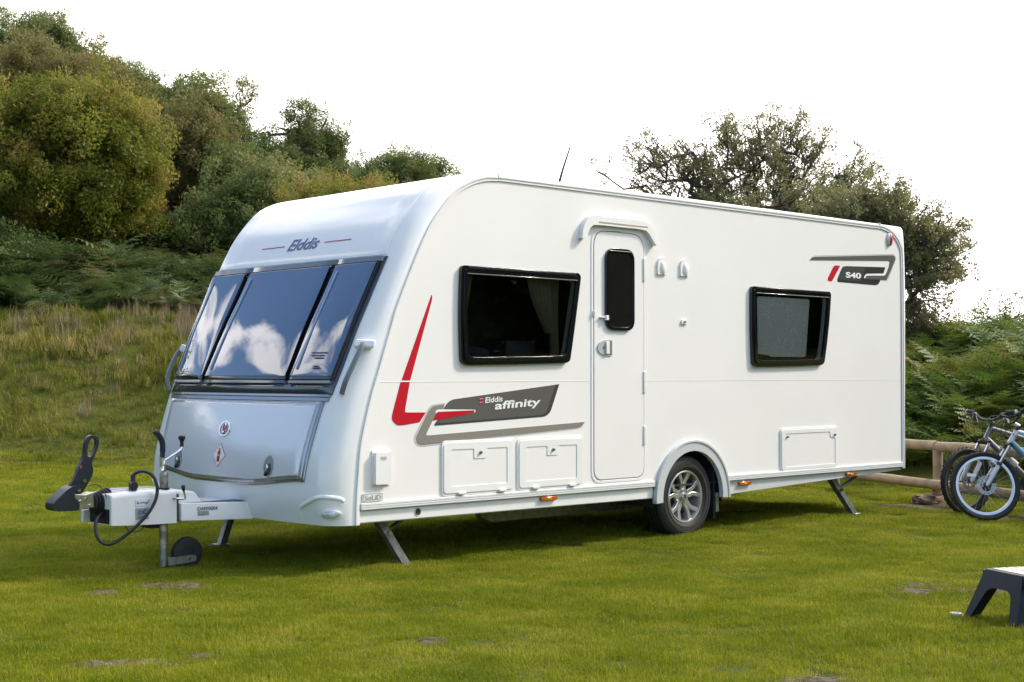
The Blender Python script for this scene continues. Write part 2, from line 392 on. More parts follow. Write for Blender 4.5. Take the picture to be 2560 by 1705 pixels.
o = mb.build('bare_soil', SOIL, kind='stuff', fix=False); o['label'] = 'worn patches of brown soil showing through the lawn'

# ---------------------------------------------------------------- grass
def blades(n, rad, h0, h1, wd, seed, bend=.5, seg=2, clump=0):
    rnd = random.Random(seed); mb = MB(); cl = [(rnd.uniform(-rad, rad), rnd.uniform(-rad, rad)) for _ in range(clump)] if clump else None
    for i in range(n):
        if cl and rnd.random() < .7: c = rnd.choice(cl); x, y = c[0] + rnd.gauss(0, rad * .12), c[1] + rnd.gauss(0, rad * .12)
        else: a = rnd.uniform(0, 2 * PI); rr = rad * math.sqrt(rnd.random()); x, y = rr * math.cos(a), rr * math.sin(a)
        h = rnd.uniform(h0, h1) * (1 - .25 * (x * x + y * y) / rad / rad); a = rnd.uniform(0, 2 * PI); bd = rnd.uniform(.1, 1) * bend * h; wv = wd * rnd.uniform(.6, 1.2)
        px, py = -math.sin(a) * wv / 2, math.cos(a) * wv / 2; dx, dy = math.cos(a) * bd, math.sin(a) * bd
        zt = math.sqrt(max(h * h - bd * bd, (h * .3) ** 2))
        v = [(x - px, y - py, -.01), (x + px, y + py, -.01), (x + dx * .3 + px * .8, y + dy * .3 + py * .8, zt * .6), (x + dx * .3 - px * .8, y + dy * .3 - py * .8, zt * .6), (x + dx, y + dy, zt)]
        mb.add(v, [(0, 1, 2, 3), (3, 2, 4)])
    return mb
LAWN = leafmat('lawn_blades', (.082, .130, .005), (.255, .285, .008), (.46, .40, .06), trans=.42, scale=1.5, hue_rand=.35, nw=.75, iw=.34)
TALL = leafmat('bank_blades', (.105, .14, .014), (.25, .24, .035), (.40, .31, .13), trans=.3, scale=.75, hue_rand=.9)
lawn_lib = library('lawn_tuft', [(blades(620, .17, .014, .034, .0030, s, .75), LAWN) for s in range(6)])
tuft_lib = library('long_tuft', [(blades(110, .10, .025, .060, .0032, s + 20, .8), LAWN) for s in range(3)])
bank_lib = library('bank_tuft', [(blades(150, .30, .10, .34, .009, s + 40, .65, clump=4), TALL) for s in range(5)])
rnd = random.Random(5)
pts = []; y = 4.9
while y < 21:
    st = .125 if y < 8.5 else .125 + (y - 8.5) * .013
    x = -(.375 * y + .5)
    while x < .375 * y + .5:
        px, py = x + rnd.uniform(-.5, .5) * st, y + rnd.uniform(-.5, .5) * st
        d = footdist(px, py)
        if d < .5 and bare(px, py) < .12:
            s = (.72 + .45 * fbm(px, py, .9) + rnd.uniform(-.15, .2)) * (1 + max(0, y - 8.5) * .06)
            s = max(.45, s); hz = s * (.9 + .5 * fbm(px + 7, py, 2.1)); pts.append(((px, py, height(px, py)), (rnd.uniform(-.1, .1), rnd.uniform(-.1, .1), rnd.uniform(0, 6.28)), (max(s, .85) if st < .2 else s * 1.2, max(s, .85) if st < .2 else s * 1.2, max(.4, hz))))
        x += st
    y += st
o = scatter('lawn_grass', pts, lawn_lib, seed=2); tag(o, 'short bright green mown grass of the pitch', 'grass', kind='stuff')
pts = []
for i in range(2600):
    y = rnd.uniform(4.9, 17) if i % 3 else rnd.uniform(4.9, 9); x = rnd.uniform(-.375, .375) * y
    if footdist(x, y) < 0 and fbm(x, y, 1.1) > .02 and bare(x, y) < .3:
        s = rnd.uniform(.5, 1.05); pts.append(((x, y, height(x, y)), (0, 0, rnd.uniform(0, 6.28)), (s, s, s)))
o = scatter('lawn_tufts', pts, tuft_lib, seed=3); tag(o, 'longer darker tufts scattered in the mown lawn', 'grass', kind='stuff')
pts = []; y = 17.5
while y < 26:
    x = -.40 * y - 2.5
    while x < .12 * y:
        px, py = x + rnd.uniform(-.12, .12), y + rnd.uniform(-.12, .12); d = footdist(px, py)
        if -.25 < d < 5.6 and fbm(px, py, .8) > -.45:
            s = (.55 + .5 * fbm(px, py, .7) + rnd.uniform(-.2, .3)) * (1 if d > .9 else .55); s = max(.35, min(1.25, s))
            pts.append(((px, py, height(px, py) - .02), (rnd.uniform(-.15, .3), rnd.uniform(-.2, .2), rnd.uniform(0, 6.28)), (s * 1.1, s * 1.1, s)))
        x += .2
    y += .2
o = scatter('bank_grass', pts, bank_lib, seed=4); tag(o, 'rough tussocky grass on the steep bank left of the caravan', 'grass', kind='stuff')
SEED = leafmat('dry_stems', (.20, .14, .08), (.34, .26, .17), trans=.2, scale=.8)
dry_lib = library('dry_tuft', [(blades(60, .25, .35, .8, .010, s + 60, .3), SEED) for s in range(3)])
pts = []
for i in range(330):
    x = rnd.uniform(-10, -2.5); y = 19 + rnd.uniform(3.2, 6.2) if i % 5 else 19 + rnd.uniform(1, 4)
    if i % 5 and fbm(x, y, .45) + .2 * (x > -6.5) < -.05: continue
    s = rnd.uniform(.35, .6); pts.append(((x, y, height(x, y) - .03), (0, 0, rnd.uniform(0, 6.28)), (s, s, s * (1 if i % 5 else .6))))
o = scatter('dry_grass', pts, dry_lib, seed=5); tag(o, 'dry straw coloured seed stems along the bank top', 'grass', kind='stuff')

# ---------------------------------------------------------------- bracken
def frond(mb, base, ang, L_, rnd, arch=.9):
    t0 = Vector((math.cos(ang), math.sin(ang), 0)); side = Vector((-math.sin(ang), math.cos(ang), 0)); N = 13
    P = [Vector(base) + t0 * (L_ * .75 * (k / N) ** 1.3) + Vector((0, 0, L_ * (1.0 * (k / N) - arch * .62 * (k / N) ** 2.2))) for k in range(N + 1)]
    for k in range(N): mb.add([P[k] - side * .004, P[k] + side * .004, P[k + 1] + side * .003, P[k + 1] - side * .003], [(0, 1, 2, 3)])
    for k in range(3, N + 1):
        u = (k - 3) / (N - 3); pl = L_ * .34 * (1 - u) ** .8 * (.6 + .4 * min(1, u * 6)) + .015
        d = (P[k] - P[k - 1]).normalized()
        for sg in (-1, 1):
            pd = (side * sg * .92 + d * .38 + Vector((0, 0, rnd.uniform(-.3, .05)))).normalized(); nn = pd.cross(d).normalized(); M = 5
            wv = pl * .19
            for q in range(M):
                a0 = P[k] + pd * pl * q / M; a1 = P[k] + pd * pl * (q + 1) / M; wq = wv * (1 - q / M * .8)
                cdir = pd.cross(nn).normalized(); mid = (a0 + a1) / 2
                mb.add([a0, mid + cdir * wq + pd * wq * .4, a1, mid - cdir * wq + pd * wq * .4], [(0, 1, 2, 3)])
def fern(seed, n=6, L_=.8):
    rnd = random.Random(seed); mb = MB()
    for i in range(n): frond(mb, (rnd.uniform(-.08, .08), rnd.uniform(-.08, .08), 0), 2 * PI * i / n + rnd.uniform(-.5, .5), L_ * rnd.uniform(.7, 1.1), rnd, rnd.uniform(.6, 1.1))
    return mb
FERN = leafmat('bracken_leaf', (.042, .095, .020), (.13, .19, .030), (.22, .17, .06), trans=.35, scale=.7, hue_rand=1.1)
fern_lib = library('bracken_plant', [(fern(s), FERN) for s in range(5)])
pts = []
for i in range(2300):      # right bank behind the fence
    x = rnd.uniform(2.2, 11.5); y = rnd.uniform(10.5, 24); d = footdist(x, y)
    if .75 < d < 6.5 and abs(x / y) < .46:
        s = rnd.uniform(.55, 1.1); pts.append(((x, y, height(x, y) - .05), (rnd.uniform(-.25, .25), rnd.uniform(-.25, .25), rnd.uniform(0, 6.28)), (s, s, s)))
o = scatter('bracken', pts, fern_lib, seed=6); tag(o, 'dense green bracken covering the bank behind the rail fence', 'bracken', kind='stuff')
pts = []
for i in range(5200):      # left slope above the grass bank
    x = rnd.uniform(-17, 3); y = rnd.uniform(22.8, 34); d = footdist(x, y)
    if 4.7 < d < 14 and x / y < .05:
        s = rnd.uniform(.8, 1.5) * (1 if d > 6. else .75) + .45 * fbm(x, y, .35); s = max(s, .45)
        pts.append(((x, y, height(x, y) - .05 + max(0, .8 * fbm(x, y, .3)) + (.3 if d > 7 else 0)), (rnd.uniform(-.3, .3), rnd.uniform(-.3, .3), rnd.uniform(0, 6.28)), (s, s, s)))
SFERN = leafmat('dark_bracken_leaf', (.038, .075, .026), (.11, .155, .045), (.20, .17, .08), trans=.3, scale=.5, hue_rand=1.1)  # darker, bluer green leaf colour for the slope plants
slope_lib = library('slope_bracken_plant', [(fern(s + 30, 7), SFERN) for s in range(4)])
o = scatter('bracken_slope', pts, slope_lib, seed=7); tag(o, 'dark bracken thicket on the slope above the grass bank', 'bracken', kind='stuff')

# ---------------------------------------------------------------- trees
def clump(seed, n, rad, leaf, elong=1.7, droop=0):
    rnd = random.Random(seed); mb = MB()
    for i in range(n):
        while True:
            p = Vector((rnd.uniform(-1, 1), rnd.uniform(-1, 1), rnd.uniform(-1, 1)))
            if p.length < 1: break
        p = p * rad; d = Vector((rnd.gauss(0, 1), rnd.gauss(0, 1), rnd.gauss(0, .6) - droop)).normalized(); nn = d.cross(Vector((rnd.gauss(0, 1), rnd.gauss(0, 1), rnd.gauss(0, 1)))).normalized()
        l = leaf * rnd.uniform(.7, 1.3); wv = l / elong
        mb.add([p + nn * wv / 2, p + d * l, p - nn * wv / 2], [(0, 1, 2)])
    for i in range(3):
        d = Vector((rnd.gauss(0, 1), rnd.gauss(0, 1), rnd.gauss(0, 1))).normalized() * rad * .9; s = Vector((.004, 0, .004))
        mb.add([-s, s, d], [(0, 1, 2)])
    return mb
LM = {  # leaf colours lightened to imitate bright-sky flare over the crowns
 'yellow': leafmat('yellow_green_leaves', (.075, .112, .014), (.220, .232, .030), (.34, .24, .07), trans=.48, scale=.55, hue_rand=1.2, oiw=0),
 'green': leafmat('green_leaves', (.075, .115, .034), (.175, .215, .062), (.26, .24, .09), trans=.48, scale=.5, hue_rand=1.1, oiw=0),
 'brown': leafmat('russet_leaves', (.105, .108, .036), (.205, .195, .060), (.28, .19, .08), trans=.46, scale=.5, hue_rand=1.2, oiw=0),
 'dark': leafmat('dark_leaves', (.055, .092, .028), (.135, .175, .050), (.21, .19, .08), trans=.45, scale=.5, hue_rand=1.1, oiw=0),
 'thorn': leafmat('thorn_leaves', (.130, .142, .060), (.240, .245, .105), (.32, .25, .14), trans=.48, scale=.6, hue_rand=1.2, oiw=0)}
LIB = {k: library(k + '_leaf_clump', [(clump(s, 150, .27, .062, 1.5), LM[k]) for s in range(5)], True) for k in ('yellow', 'green', 'brown', 'dark')}
LIB['thorn'] = library('thorn_leaf_clump', [(clump(s + 9, 20, .12, .055, 1.4), LM['thorn']) for s in range(5)], True)
LIB['small'] = library('small_leaf_clump', [(clump(s + 19, 60, .22, .065, 1.5), LM['green']) for s in range(4)], True)
LIB['wood'] = library('wood_leaf_clump', [(clump(s, 90, .34, .10), LM['green']) for s in range(5)])
BARK = mat('bark', (.115, .098, .082), .9, var=.4, vscale=8, bump=.6, bscale=30)
def tree(name, label, x, y, lobes, kind, nclump, natt=60, tr=.12, seed=1, cs=1., group=None, cat='tree', base=None, spread=.5, lean=0, trunk_h=None, twigs=0, sparse=None):
    """lobes: list of (dx, dy, z_abs_center, rx, ry, rz) with z in world metres"""
    rnd = random.Random(seed); gz = height(x, y) if base is None else base
    root = empty(name, (x, y, gz), 0, label, cat, group)
    vol = [l[3] * l[4] * l[5] for l in lobes]
    def samp(shell):
        l = rnd.choices(lobes, vol)[0]
        while True:
            p = Vector((rnd.uniform(-1, 1), rnd.uniform(-1, 1), rnd.uniform(-1, 1)))
            if p.length < 1: break
        if shell: p = p.normalized() * (rnd.uniform(.5, 1) ** .5)
        q = Vector((l[0] + p.x * l[3], l[1] + p.y * l[4], l[2] - gz + p.z * l[5]))
        nv = noise.noise(q * .8 + Vector((seed, 0, 0))); q += p * nv * .30 * min(l[3], l[5])
        return q
    zmin = min(l[2] - l[5] for l in lobes) - gz; th = max(.5, zmin + .3) if trunk_h is None else trunk_h
    nodes = [Vector((0, 0, -.3)), Vector((rnd.uniform(-.1, .1), 0, th * .5)), Vector((lean * .5 + rnd.uniform(-.15, .15), rnd.uniform(-.1, .1), th))]; par = [-1, 0, 1]
    att = sorted([samp(False) for _ in range(natt)], key=lambda q: (q - nodes[2]).length)
    tips = []
    for q in att:
        j = min(range(1, len(nodes)), key=lambda k: (nodes[k] - q).length + (.0 if nodes[k].z < q.z + .3 else .6))
        a = nodes[j]; L_ = (q - a).length; k = max(1, int(L_ / .55)); pj = j
        for s in range(1, k + 1):
            t = s / k; p = a.lerp(q, t) + Vector((rnd.gauss(0, .05), rnd.gauss(0, .05), rnd.gauss(0, .04) + .18 * math.sin(PI * t) * L_ * spread))
            if s == k: p = q
            nodes.append(p); par.append(pj); pj = len(nodes) - 1
        tips.append(pj)
    cnt = [0] * len(nodes)
    for t in tips:
        k = t
        while k >= 0: cnt[k] += 1; k = par[k]
    tot = cnt[0]; mb = MB()
    for i in range(1, len(nodes)):
        r1 = tr * (cnt[i] / tot) ** .5 + .008; r0 = tr * (cnt[par[i]] / tot) ** .5 + .008
        mb.tube([nodes[par[i]], nodes[i]], [min(r0, r1 * 1.35), r1], 5 if r1 < .04 else 8, cap=False)
    nn0 = len(nodes)
    for i in range(twigs):
        a = nodes[rnd.randrange(3, nn0)]; d = (a - nodes[2]).normalized(); p = [a]
        for s in range(4): p.append(p[-1] + (d + Vector((rnd.gauss(0, .45), rnd.gauss(0, .45), rnd.gauss(0, .35)))).normalized() * rnd.uniform(.10, .21))
        mb.tube(p, [.013, .011, .009, .007, .005], 3, cap=False)
        for q in p[1:]: tips.append(len(nodes)); nodes.append(q); par.append(0)
    mb.build('trunk', BARK, root, fix=False)
    pts = []; subs = [(samp(True), rnd.uniform(.6, 1.3)) for _ in range(max(12, int(nclump * .09)))]
    for i in range(nclump):
        if rnd.random() < .45: gs_ = .08 if twigs > 100 else .18; q = nodes[rnd.choice(tips)] + Vector((rnd.gauss(0, gs_), rnd.gauss(0, gs_), rnd.gauss(0, gs_ * .8)))
        elif not twigs: c_ = rnd.choice(subs); q = c_[0] + Vector((rnd.gauss(0, .30), rnd.gauss(0, .30), rnd.gauss(0, .24))) * c_[1] if rnd.random() < .85 else samp(False)
        else: q = nodes[rnd.randrange(3, len(nodes))] + Vector((rnd.gauss(0, .07), rnd.gauss(0, .07), rnd.gauss(0, .06)))
        s = cs * rnd.uniform(.55, 1.25)
        if sparse is not None and q.x < sparse and rnd.random() < .5: continue
        pts.append((q, (rnd.uniform(0, 6.28), rnd.uniform(0, 6.28), rnd.uniform(0, 6.28)), (s, s, s * .8)))
    scatter('crown', pts, LIB[kind], root, seed)
    return root
def W(vx, y): return (vx - 1177) / 3288 * y
def Z(vy, y): return 1.215 + (861 - vy) / 3288 * y
def lob(cx, cy, rx, ry, y, x0, dy=0, ryy=None):
    k = y / 3288; return (W(cx, y) - x0, dy, Z(cy, y), rx * k, ryy or rx * k * .8, ry * k)
def T(name, label, vx, y, ls, kind, n, **kw):
    x0 = W(vx, y); return tree(name, label, x0, y, [lob(*l, y, x0) for l in ls], kind, n, **kw)
GRP = 'trees on the slope left of the caravan'
T('round_bush_tree', 'large rounded yellow-green bushy tree at the left edge above the bracken', 160, 29, [(130, 400, 215, 190), (240, 470, 125, 150), (30, 440, 150, 160), (180, 290, 150, 95), (60, 300, 120, 80)], 'yellow', 2300, natt=90, seed=11, group=GRP)
T('tall_tree', 'tall green tree rising highest at the top left corner', 90, 42, [(70, 110, 105, 75), (150, 130, 80, 60), (30, 170, 120, 80), (225, 160, 70, 50), (120, 230, 130, 80)], 'green', 1300, natt=80, seed=12, group=GRP, tr=.2)
T('russet_tree', 'brownish thin-leaved tree behind the rounded yellow-green one', 100, 37, [(90, 190, 170, 75), (220, 230, 110, 60), (-20, 220, 120, 80), (290, 300, 90, 80)], 'brown', 1150, natt=80, seed=13, group=GRP, tr=.16)
T('small_crowned_tree', 'slender tree with a gappy top right of the tallest one', 325, 40, [(320, 205, 50, 35), (290, 190, 60, 45), (350, 260, 60, 60)], 'green', 300, natt=40, seed=14, group=GRP, cs=.8)
T('leafy_tree', 'green leafy tree with pointed top above the russet bush', 430, 39, [(440, 260, 85, 75), (400, 210, 40, 35), (480, 330, 75, 90), (440, 400, 100, 100)], 'green', 950, natt=60, seed=15, group=GRP)
T('russet_bush', 'russet and olive bush between the rounded tree and the caravan', 430, 33, [(430, 370, 75, 105), (390, 470, 80, 90), (480, 440, 60, 100)], 'brown', 950, natt=60, seed=16, group=GRP)
T('wispy_tree', 'wispy open-crowned tree left of the dark hawthorn-like one', 565, 38, [(560, 290, 45, 65), (575, 380, 70, 80), (540, 340, 50, 60)], 'small', 330, natt=70, seed=17, group=GRP, cs=.9, twigs=60)
T('dark_spreading_tree', 'dark spreading tree with visible limbs just left above the caravan roof', 690, 35, [(660, 300, 65, 50), (720, 330, 60, 60), (690, 390, 100, 70), (740, 430, 60, 50), (630, 420, 60, 60)], 'dark', 800, natt=110, seed=18, group=GRP, cs=.75, tr=.2, trunk_h=1.2, twigs=80)
T('shadowy_thicket', 'dark thicket beneath the russet bush beside the caravan front', 520, 30, [(520, 540, 130, 75), (430, 575, 90, 55), (590, 470, 60, 60)], 'dark', 1000, natt=60, seed=19, group=GRP, cat='thicket')
T('olive_thicket', 'olive green thicket filling the gap behind the caravan nose', 620, 32, [(600, 470, 100, 80), (680, 490, 90, 50), (540, 430, 60, 70)], 'green', 850, natt=60, seed=20, group=GRP, cat='thicket')
T('bright_bush', 'small bright yellow-green bush peeping over the front of the caravan roof', 760, 27, [(740, 450, 70, 35), (690, 455, 50, 30), (800, 450, 50, 25), (790, 500, 120, 60)], 'yellow', 330, natt=40, seed=21, group=GRP, cat='bush', cs=.7)
T('rounded_far_tree', 'distant rounded green tree showing over the caravan roof front', 930, 55, [(930, 395, 100, 42), (870, 405, 60, 45), (1000, 410, 60, 35), (900, 440, 140, 40), (830, 420, 40, 35)], 'green', 1000, natt=50, seed=22, group=GRP)
T('dark_bush', 'low dark bush under the rounded yellow-green tree at the left edge', 40, 27, [(10, 590, 80, 32), (80, 605, 60, 24)], 'dark', 130, natt=30, seed=23, group=GRP, cat='bush')
GR = 'thorn trees behind the caravan'
T('thorn_tree', 'wide gappy thorn tree with bare twigs rising behind the caravan roof', 1760, 24, [(1450, 420, 60, 24), (1540, 375, 80, 50), (1790, 385, 105, 60), (1660, 415, 90, 60), (1560, 450, 90, 40), (1880, 430, 70, 45), (1720, 335, 105, 24), (1840, 340, 60, 28), (1780, 500, 220, 60)], 'thorn', 3300, cs=.78, natt=320, sparse=W(1600, 24) - W(1760, 24), seed=31, group=GR, tr=.10, trunk_h=1.6, twigs=480, spread=.3)
T('drooping_thorn_tree', 'thorn tree drooping past the right rear corner of the caravan', 2060, 20.5, [(2060, 550, 75, 60), (2120, 580, 50, 45), (1990, 525, 75, 45), (2095, 660, 50, 60), (2070, 720, 45, 40), (2140, 620, 35, 35)], 'thorn', 2100, cs=.78, natt=150, seed=32, group=GR, tr=.10, trunk_h=1., twigs=260, spread=.1)
T('skyline_bush', 'small pale bush on the skyline above the right bracken', 2310, 24, [(2310, 735, 50, 22), (2350, 740, 40, 25)], 'small', 60, natt=20, seed=33, cat='bush', cs=.7, tr=.03)
# the wooded slope goes on to the left of the frame (mirrored in the locker lid)
pts = []; rnd = random.Random(77)
for i in range(2600):
    an = R(rnd.uniform(192, 150)) if i % 4 else R(rnd.uniform(150, 125)); r_ = rnd.uniform(24, 34); x, y = math.cos(an) * r_, math.sin(an) * r_ + 4
    if x > -.40 * y - 6 or x > -11: continue
    gz = height(x, y); top = 5.6 + 2.4 * fbm(x, y, .16, 3)
    z = gz + top * rnd.random() ** .8; s = rnd.uniform(1.3, 2.4); pts.append(((x, y, z), (rnd.uniform(0, 6), rnd.uniform(0, 6), 0), (s, s, s)))
for i in range(2600):
    x = rnd.uniform(13, 30); y = rnd.uniform(-6, 30)
    if x < .42 * y + 6 or footdist(x, y) < 1.5: continue
    gz = height(x, y); top = 4.2 + 2. * fbm(x, y, .16, 3); z = gz + top * rnd.random() ** .8; s = rnd.uniform(1.4, 2.6); pts.append(((x, y, z), (rnd.uniform(0, 6), rnd.uniform(0, 6), 0), (s, s, s)))
o = scatter('woodland', pts, LIB['wood'], seed=8); tag(o, 'wood continuing past the edges of the view', 'wood', kind='stuff')

# ---------------------------------------------------------------- CARAVAN
OX, OY, YAW = -.921, 8.73, R(43.1)
van = empty('caravan', (OX, OY, 0), YAW, 'white touring caravan with blue-tinted front windows and red and grey side stripes', 'caravan')
WD = 2.2
PAIR = [(-.037, .30, -.20, .30), (-.034, .45, -.24, .45), (-.022, .6, -.24, .6), (.0, .8, -.2, .8), (.07, 1.065, -.12, 1.065), (.136, 1.25, -.04, 1.25), (.225, 1.5, .065, 1.5),
        (.28, 1.65, .135, 1.65), (.418, 1.94, .27, 1.94), (.486, 2.071, .345, 2.09), (.572, 2.207, .44, 2.24), (.733, 2.386, .60, 2.415), (.864, 2.468, .75, 2.497), (.998, 2.514, .92, 2.540), (1.12, 2.528, 1.06, 2.554), (1.30, 2.532, 1.25, 2.559),
        (2.7, 2.532, 2.7, 2.56), (4.5, 2.532, 4.5, 2.558), (5.60, 2.532, 5.58, 2.555), (5.74, 2.532, 5.80, 2.553), (5.88, 2.505, 6.06, 2.552), (5.98, 2.455, 6.135, 2.545), (6.05, 2.385, 6.15, 2.50), (6.082, 2.30, 6.158, 2.35), (6.091, 2.0, 6.17, 2.0), (6.091, 1.4, 6.17, 1.4), (6.091, .9, 6.155, .85), (6.091, .375, 6.14, .365)]
PR = cr(PAIR, 6)
RF = [14 if i < 14 * 6 else 0 for i in range(len(PR))]
def rad_at(i):
    t = i / 6.
    return .145 if t < 11 else (.145 + (.05 - .145) * min(1, (t - 11) / 4) if t < 20 else .05)
def bow(z): return -.045 * sstep((2.0 - z) / .9)
def rowpt(i, th, y=None):
    q = PR[i]; r_ = rad_at(i); s = math.sin(th)
    return (q[0] + (q[2] - q[0]) * s, r_ * (1 - math.cos(th)), q[1] + (q[3] - q[1]) * s)
shell = MB(); NC = 10; NMID = 14; cols = 2 * (NC + 1) + NMID - 1
rows = []
for i in range(len(PR)):
    row = []; r_ = rad_at(i); front = i < 13 * 6
    for c in range(NC + 1): row.append(rowpt(i, PI / 2 * c / NC))
    m = row[-1]
    for c in range(1, NMID):
        t = c / NMID; b_ = 4 * t * (1 - t); y = r_ + (WD - 2 * r_) * t
        x, z = m[0], m[2]
        if i < 11 * 6: x += bow(z) * b_
        elif 15 * 6 < i < 19 * 6: z += .02 * b_
        row.append((x, y, z))
    for c in range(NC, -1, -1): p = row[c]; row.append((p[0], WD - p[1], p[2]))
    rows.append(row)
nc = len(rows[0])
shell.add([p for r_ in rows for p in r_], [(i * nc + j, i * nc + j + 1, (i + 1) * nc + j + 1, (i + 1) * nc + j) for i in range(len(rows) - 1) for j in range(nc - 1)])
shell.build('body_shell', GEL, van, smooth=60)

def FS(y, z, off=0.):
    """point on the front moulding at lateral y and height z, pushed out by off"""
    yy = min(y, WD - y)
    lo = 0
    def at_(i):
        q = PR[i]; r_ = .145
        if yy < r_: s = math.sin(math.acos(max(-1, min(1, 1 - yy / r_))))
        else: s = 1
        X = q[0] + (q[2] - q[0]) * s; Zz = q[1] + (q[3] - q[1]) * s
        if yy >= r_: t = (y - r_) / (WD - 2 * r_); X += bow(q[3]) * 4 * t * (1 - t)
        return X, Zz
    i = 0
    while i < 13 * 6 and at_(i + 1)[1] < z: i += 1
    a, b_ = at_(i), at_(i + 1); t = (z - a[1]) / max(1e-6, b_[1] - a[1])
    return a[0] + (b_[0] - a[0]) * t
def FP(y, z, off=0.):
    e = .01; x = FS(y, z); dz = (FS(y, z + e) - FS(y, z - e)) / (2 * e); dy = (FS(min(WD - .001, y + e), z) - FS(max(.001, y - e), z)) / (2 * e)
    nrm = Vector((-1, dy, dz)).normalized()
    return Vector((x, y, z)) + nrm * off
def fpatch(name, q, off, m, parent=van, nu=10, nv=10, bulge=0., base=0., edge=.012, **k):
    """raised patch on the front: q=((y,z) top-near, top-far, bottom-far, bottom-near), lifted by off with chamfered rim"""
    tn, tf, bf, bn = [Vector(p) for p in q]; mb = MB()
    us = [0, 0, edge] + [edge + (1 - 2 * edge) * i / nu for i in range(1, nu)] + [1 - edge, 1, 1]
    lev = lambda i, n_: 0 if i in (0, n_) else (1 if i in (1, n_ - 1) else 2)
    N = len(us) - 1
    v = []
    for i, u in enumerate(us):
        for j, t in enumerate(us):
            p = (tn * (1 - u) + tf * u) * (1 - t) + (bn * (1 - u) + bf * u) * t
            l = min(lev(i, N), lev(j, N)); h = base if l == 0 else (base + (off - base) * .75 if l == 1 else off)
            if l == 2: h += bulge * 16 * u * (1 - u) * t * (1 - t)
            v.append(FP(p.x, p.y, h))
    f = [(i * (N + 1) + j, (i + 1) * (N + 1) + j, (i + 1) * (N + 1) + j + 1, i * (N + 1) + j + 1) for i in range(N) for j in range(N)]
    mb.add(v, f); return mb.build(name, m, parent, smooth=50, **k)
# front: brow panel, dark surround, panes
fpatch('front_brow_panel', ((.115, 2.44), (2.085, 2.44), (2.085, 1.972), (.115, 1.972)), .006, GEL, edge=.006)
sur = fpatch('front_window_surround', ((.10, 1.960), (2.10, 1.960), (2.06, 1.088), (.14, 1.088)), .012, DARKP, edge=.004)
for a, b_ in ((.115, .575), (.583, 1.585), (1.593, 2.09)):
    fpatch('hinge_rail', ((a, 1.955), (b_, 1.955), (b_, 1.922), (a, 1.922)), .026, mat('blue_grey_rail', (.10, .12, .16), .25, coat=.5), sur, nu=6)
PANE = [((.13, .565), (.165, .575)), ((.62, 1.575), (.615, 1.585)), ((1.63, 2.07), (1.625, 2.04))]
for (a, b_), (c, d) in PANE:
    fr = fpatch('front_window', ((a, 1.912), (b_, 1.912), (d, 1.172), (c, 1.172)), .040, BLACK, edge=.03, base=.012)
    fpatch('pane', ((a + .004, 1.905), (b_ - .008, 1.905), (d - .008, 1.19), (c + .004, 1.19)), .0435, mat('front_pane_acrylic', (.035, .075, .165), .02, coat=1, coatr=.01, spec=1.) , fr, bulge=.006, base=.038, edge=.02)
    fpatch('pane_border', ((b_ - .066, 1.86), (b_ - .052, 1.86), (d - .052, 1.23), (d - .066, 1.23)), .0525, mat('pane_print', (.22, .32, .48), .3), fr, base=.044, nu=3)
    fpatch('catch_ledge', ((c + .002, 1.165), (d - .002, 1.165), (d - .002, 1.148), (c + .002, 1.148)), .034, MATS['blue_grey_rail'], sur, nu=6)
    fpatch('ledge_recess', ((c + .01, 1.146), (d - .01, 1.146), (d - .02, 1.134), (c + .02, 1.134)), .014, BLACK, sur, nu=6)
PRT = mat('pane_lettering', (.10, .14, .22), .5)
for z_, a, b_ in ((1.335, .27, .42), (1.318, .29, .42), (1.302, .29, .38), (1.25, .31, .36), (1.238, .29, .36)):
    fpatch('etched_note', ((a, z_), (b_, z_), (b_, z_ - .006), (a, z_ - .006)), .0545, PRT, nu=4, base=.05)
# steel-grey strips between glass and locker
fpatch('front_strip', ((.15, 1.086), (2.05, 1.086), (2.045, 1.072), (.155, 1.072)), .020, SILVD)
fpatch('front_strip', ((.155, 1.070), (2.045, 1.070), (2.04, 1.048), (.16, 1.048)), .012, mat('blue_steel', (.26, .29, .34), .25, metal=.6, coat=.6))
# gas locker lid
def locker_outline(ins, zt, n=22):
    """bottom z as a function of y"""
    y0, y1 = .19 + ins, 2.01 - ins
    def zb(y):
        q = min(y, WD - y); a = .56 + ins * .8
        return a - .045 * sstep((q - .19) / .6)
    return y0, y1, zb
def locker_mesh(name, ins, zt, off, m, parent, base=0, dish=0, **k):
    y0, y1, zb = locker_outline(ins, zt); N = 26; M = 16; v = []
    us = [0, 0, .006] + [i / N for i in range(1, N)] + [.994, 1, 1]; K = len(us) - 1
    lev = lambda i: 0 if i in (0, K) else (1 if i in (1, K - 1) else 2)
    for i, u in enumerate(us):
        for j, t in enumerate(us):
            zz = zb(y0 + (y1 - y0) * u); zv = zt + (zz - zt) * t; inx = .045 * (1 - (zv - .5) / .55) * (1 if True else 0)
            yv = (y0 + inx) + (y1 - y0 - 2 * inx) * u; l = min(lev(i), lev(j)); h = base if l == 0 else (base + (off - base) * .7 if l == 1 else off)
            v.append(FP(yv, zv, h))
    f = [(i * (K + 1) + j, (i + 1) * (K + 1) + j, (i + 1) * (K + 1) + j + 1, i * (K + 1) + j + 1) for i in range(K) for j in range(K)]
    return MB().add(v, f).build(name, m, parent, smooth=50, **k)
lid = locker_mesh('gas_locker_lid', 0, 1.046, .012, SILVD, van)
locker_mesh('lid_rim', .018, 1.034, .020, mat('silver_rim', (.42, .43, .45), .25, metal=.7, coat=.6), lid, base=.008)
locker_mesh('lid_panel', .045, 1.015, .034, SILV, lid, base=.012)
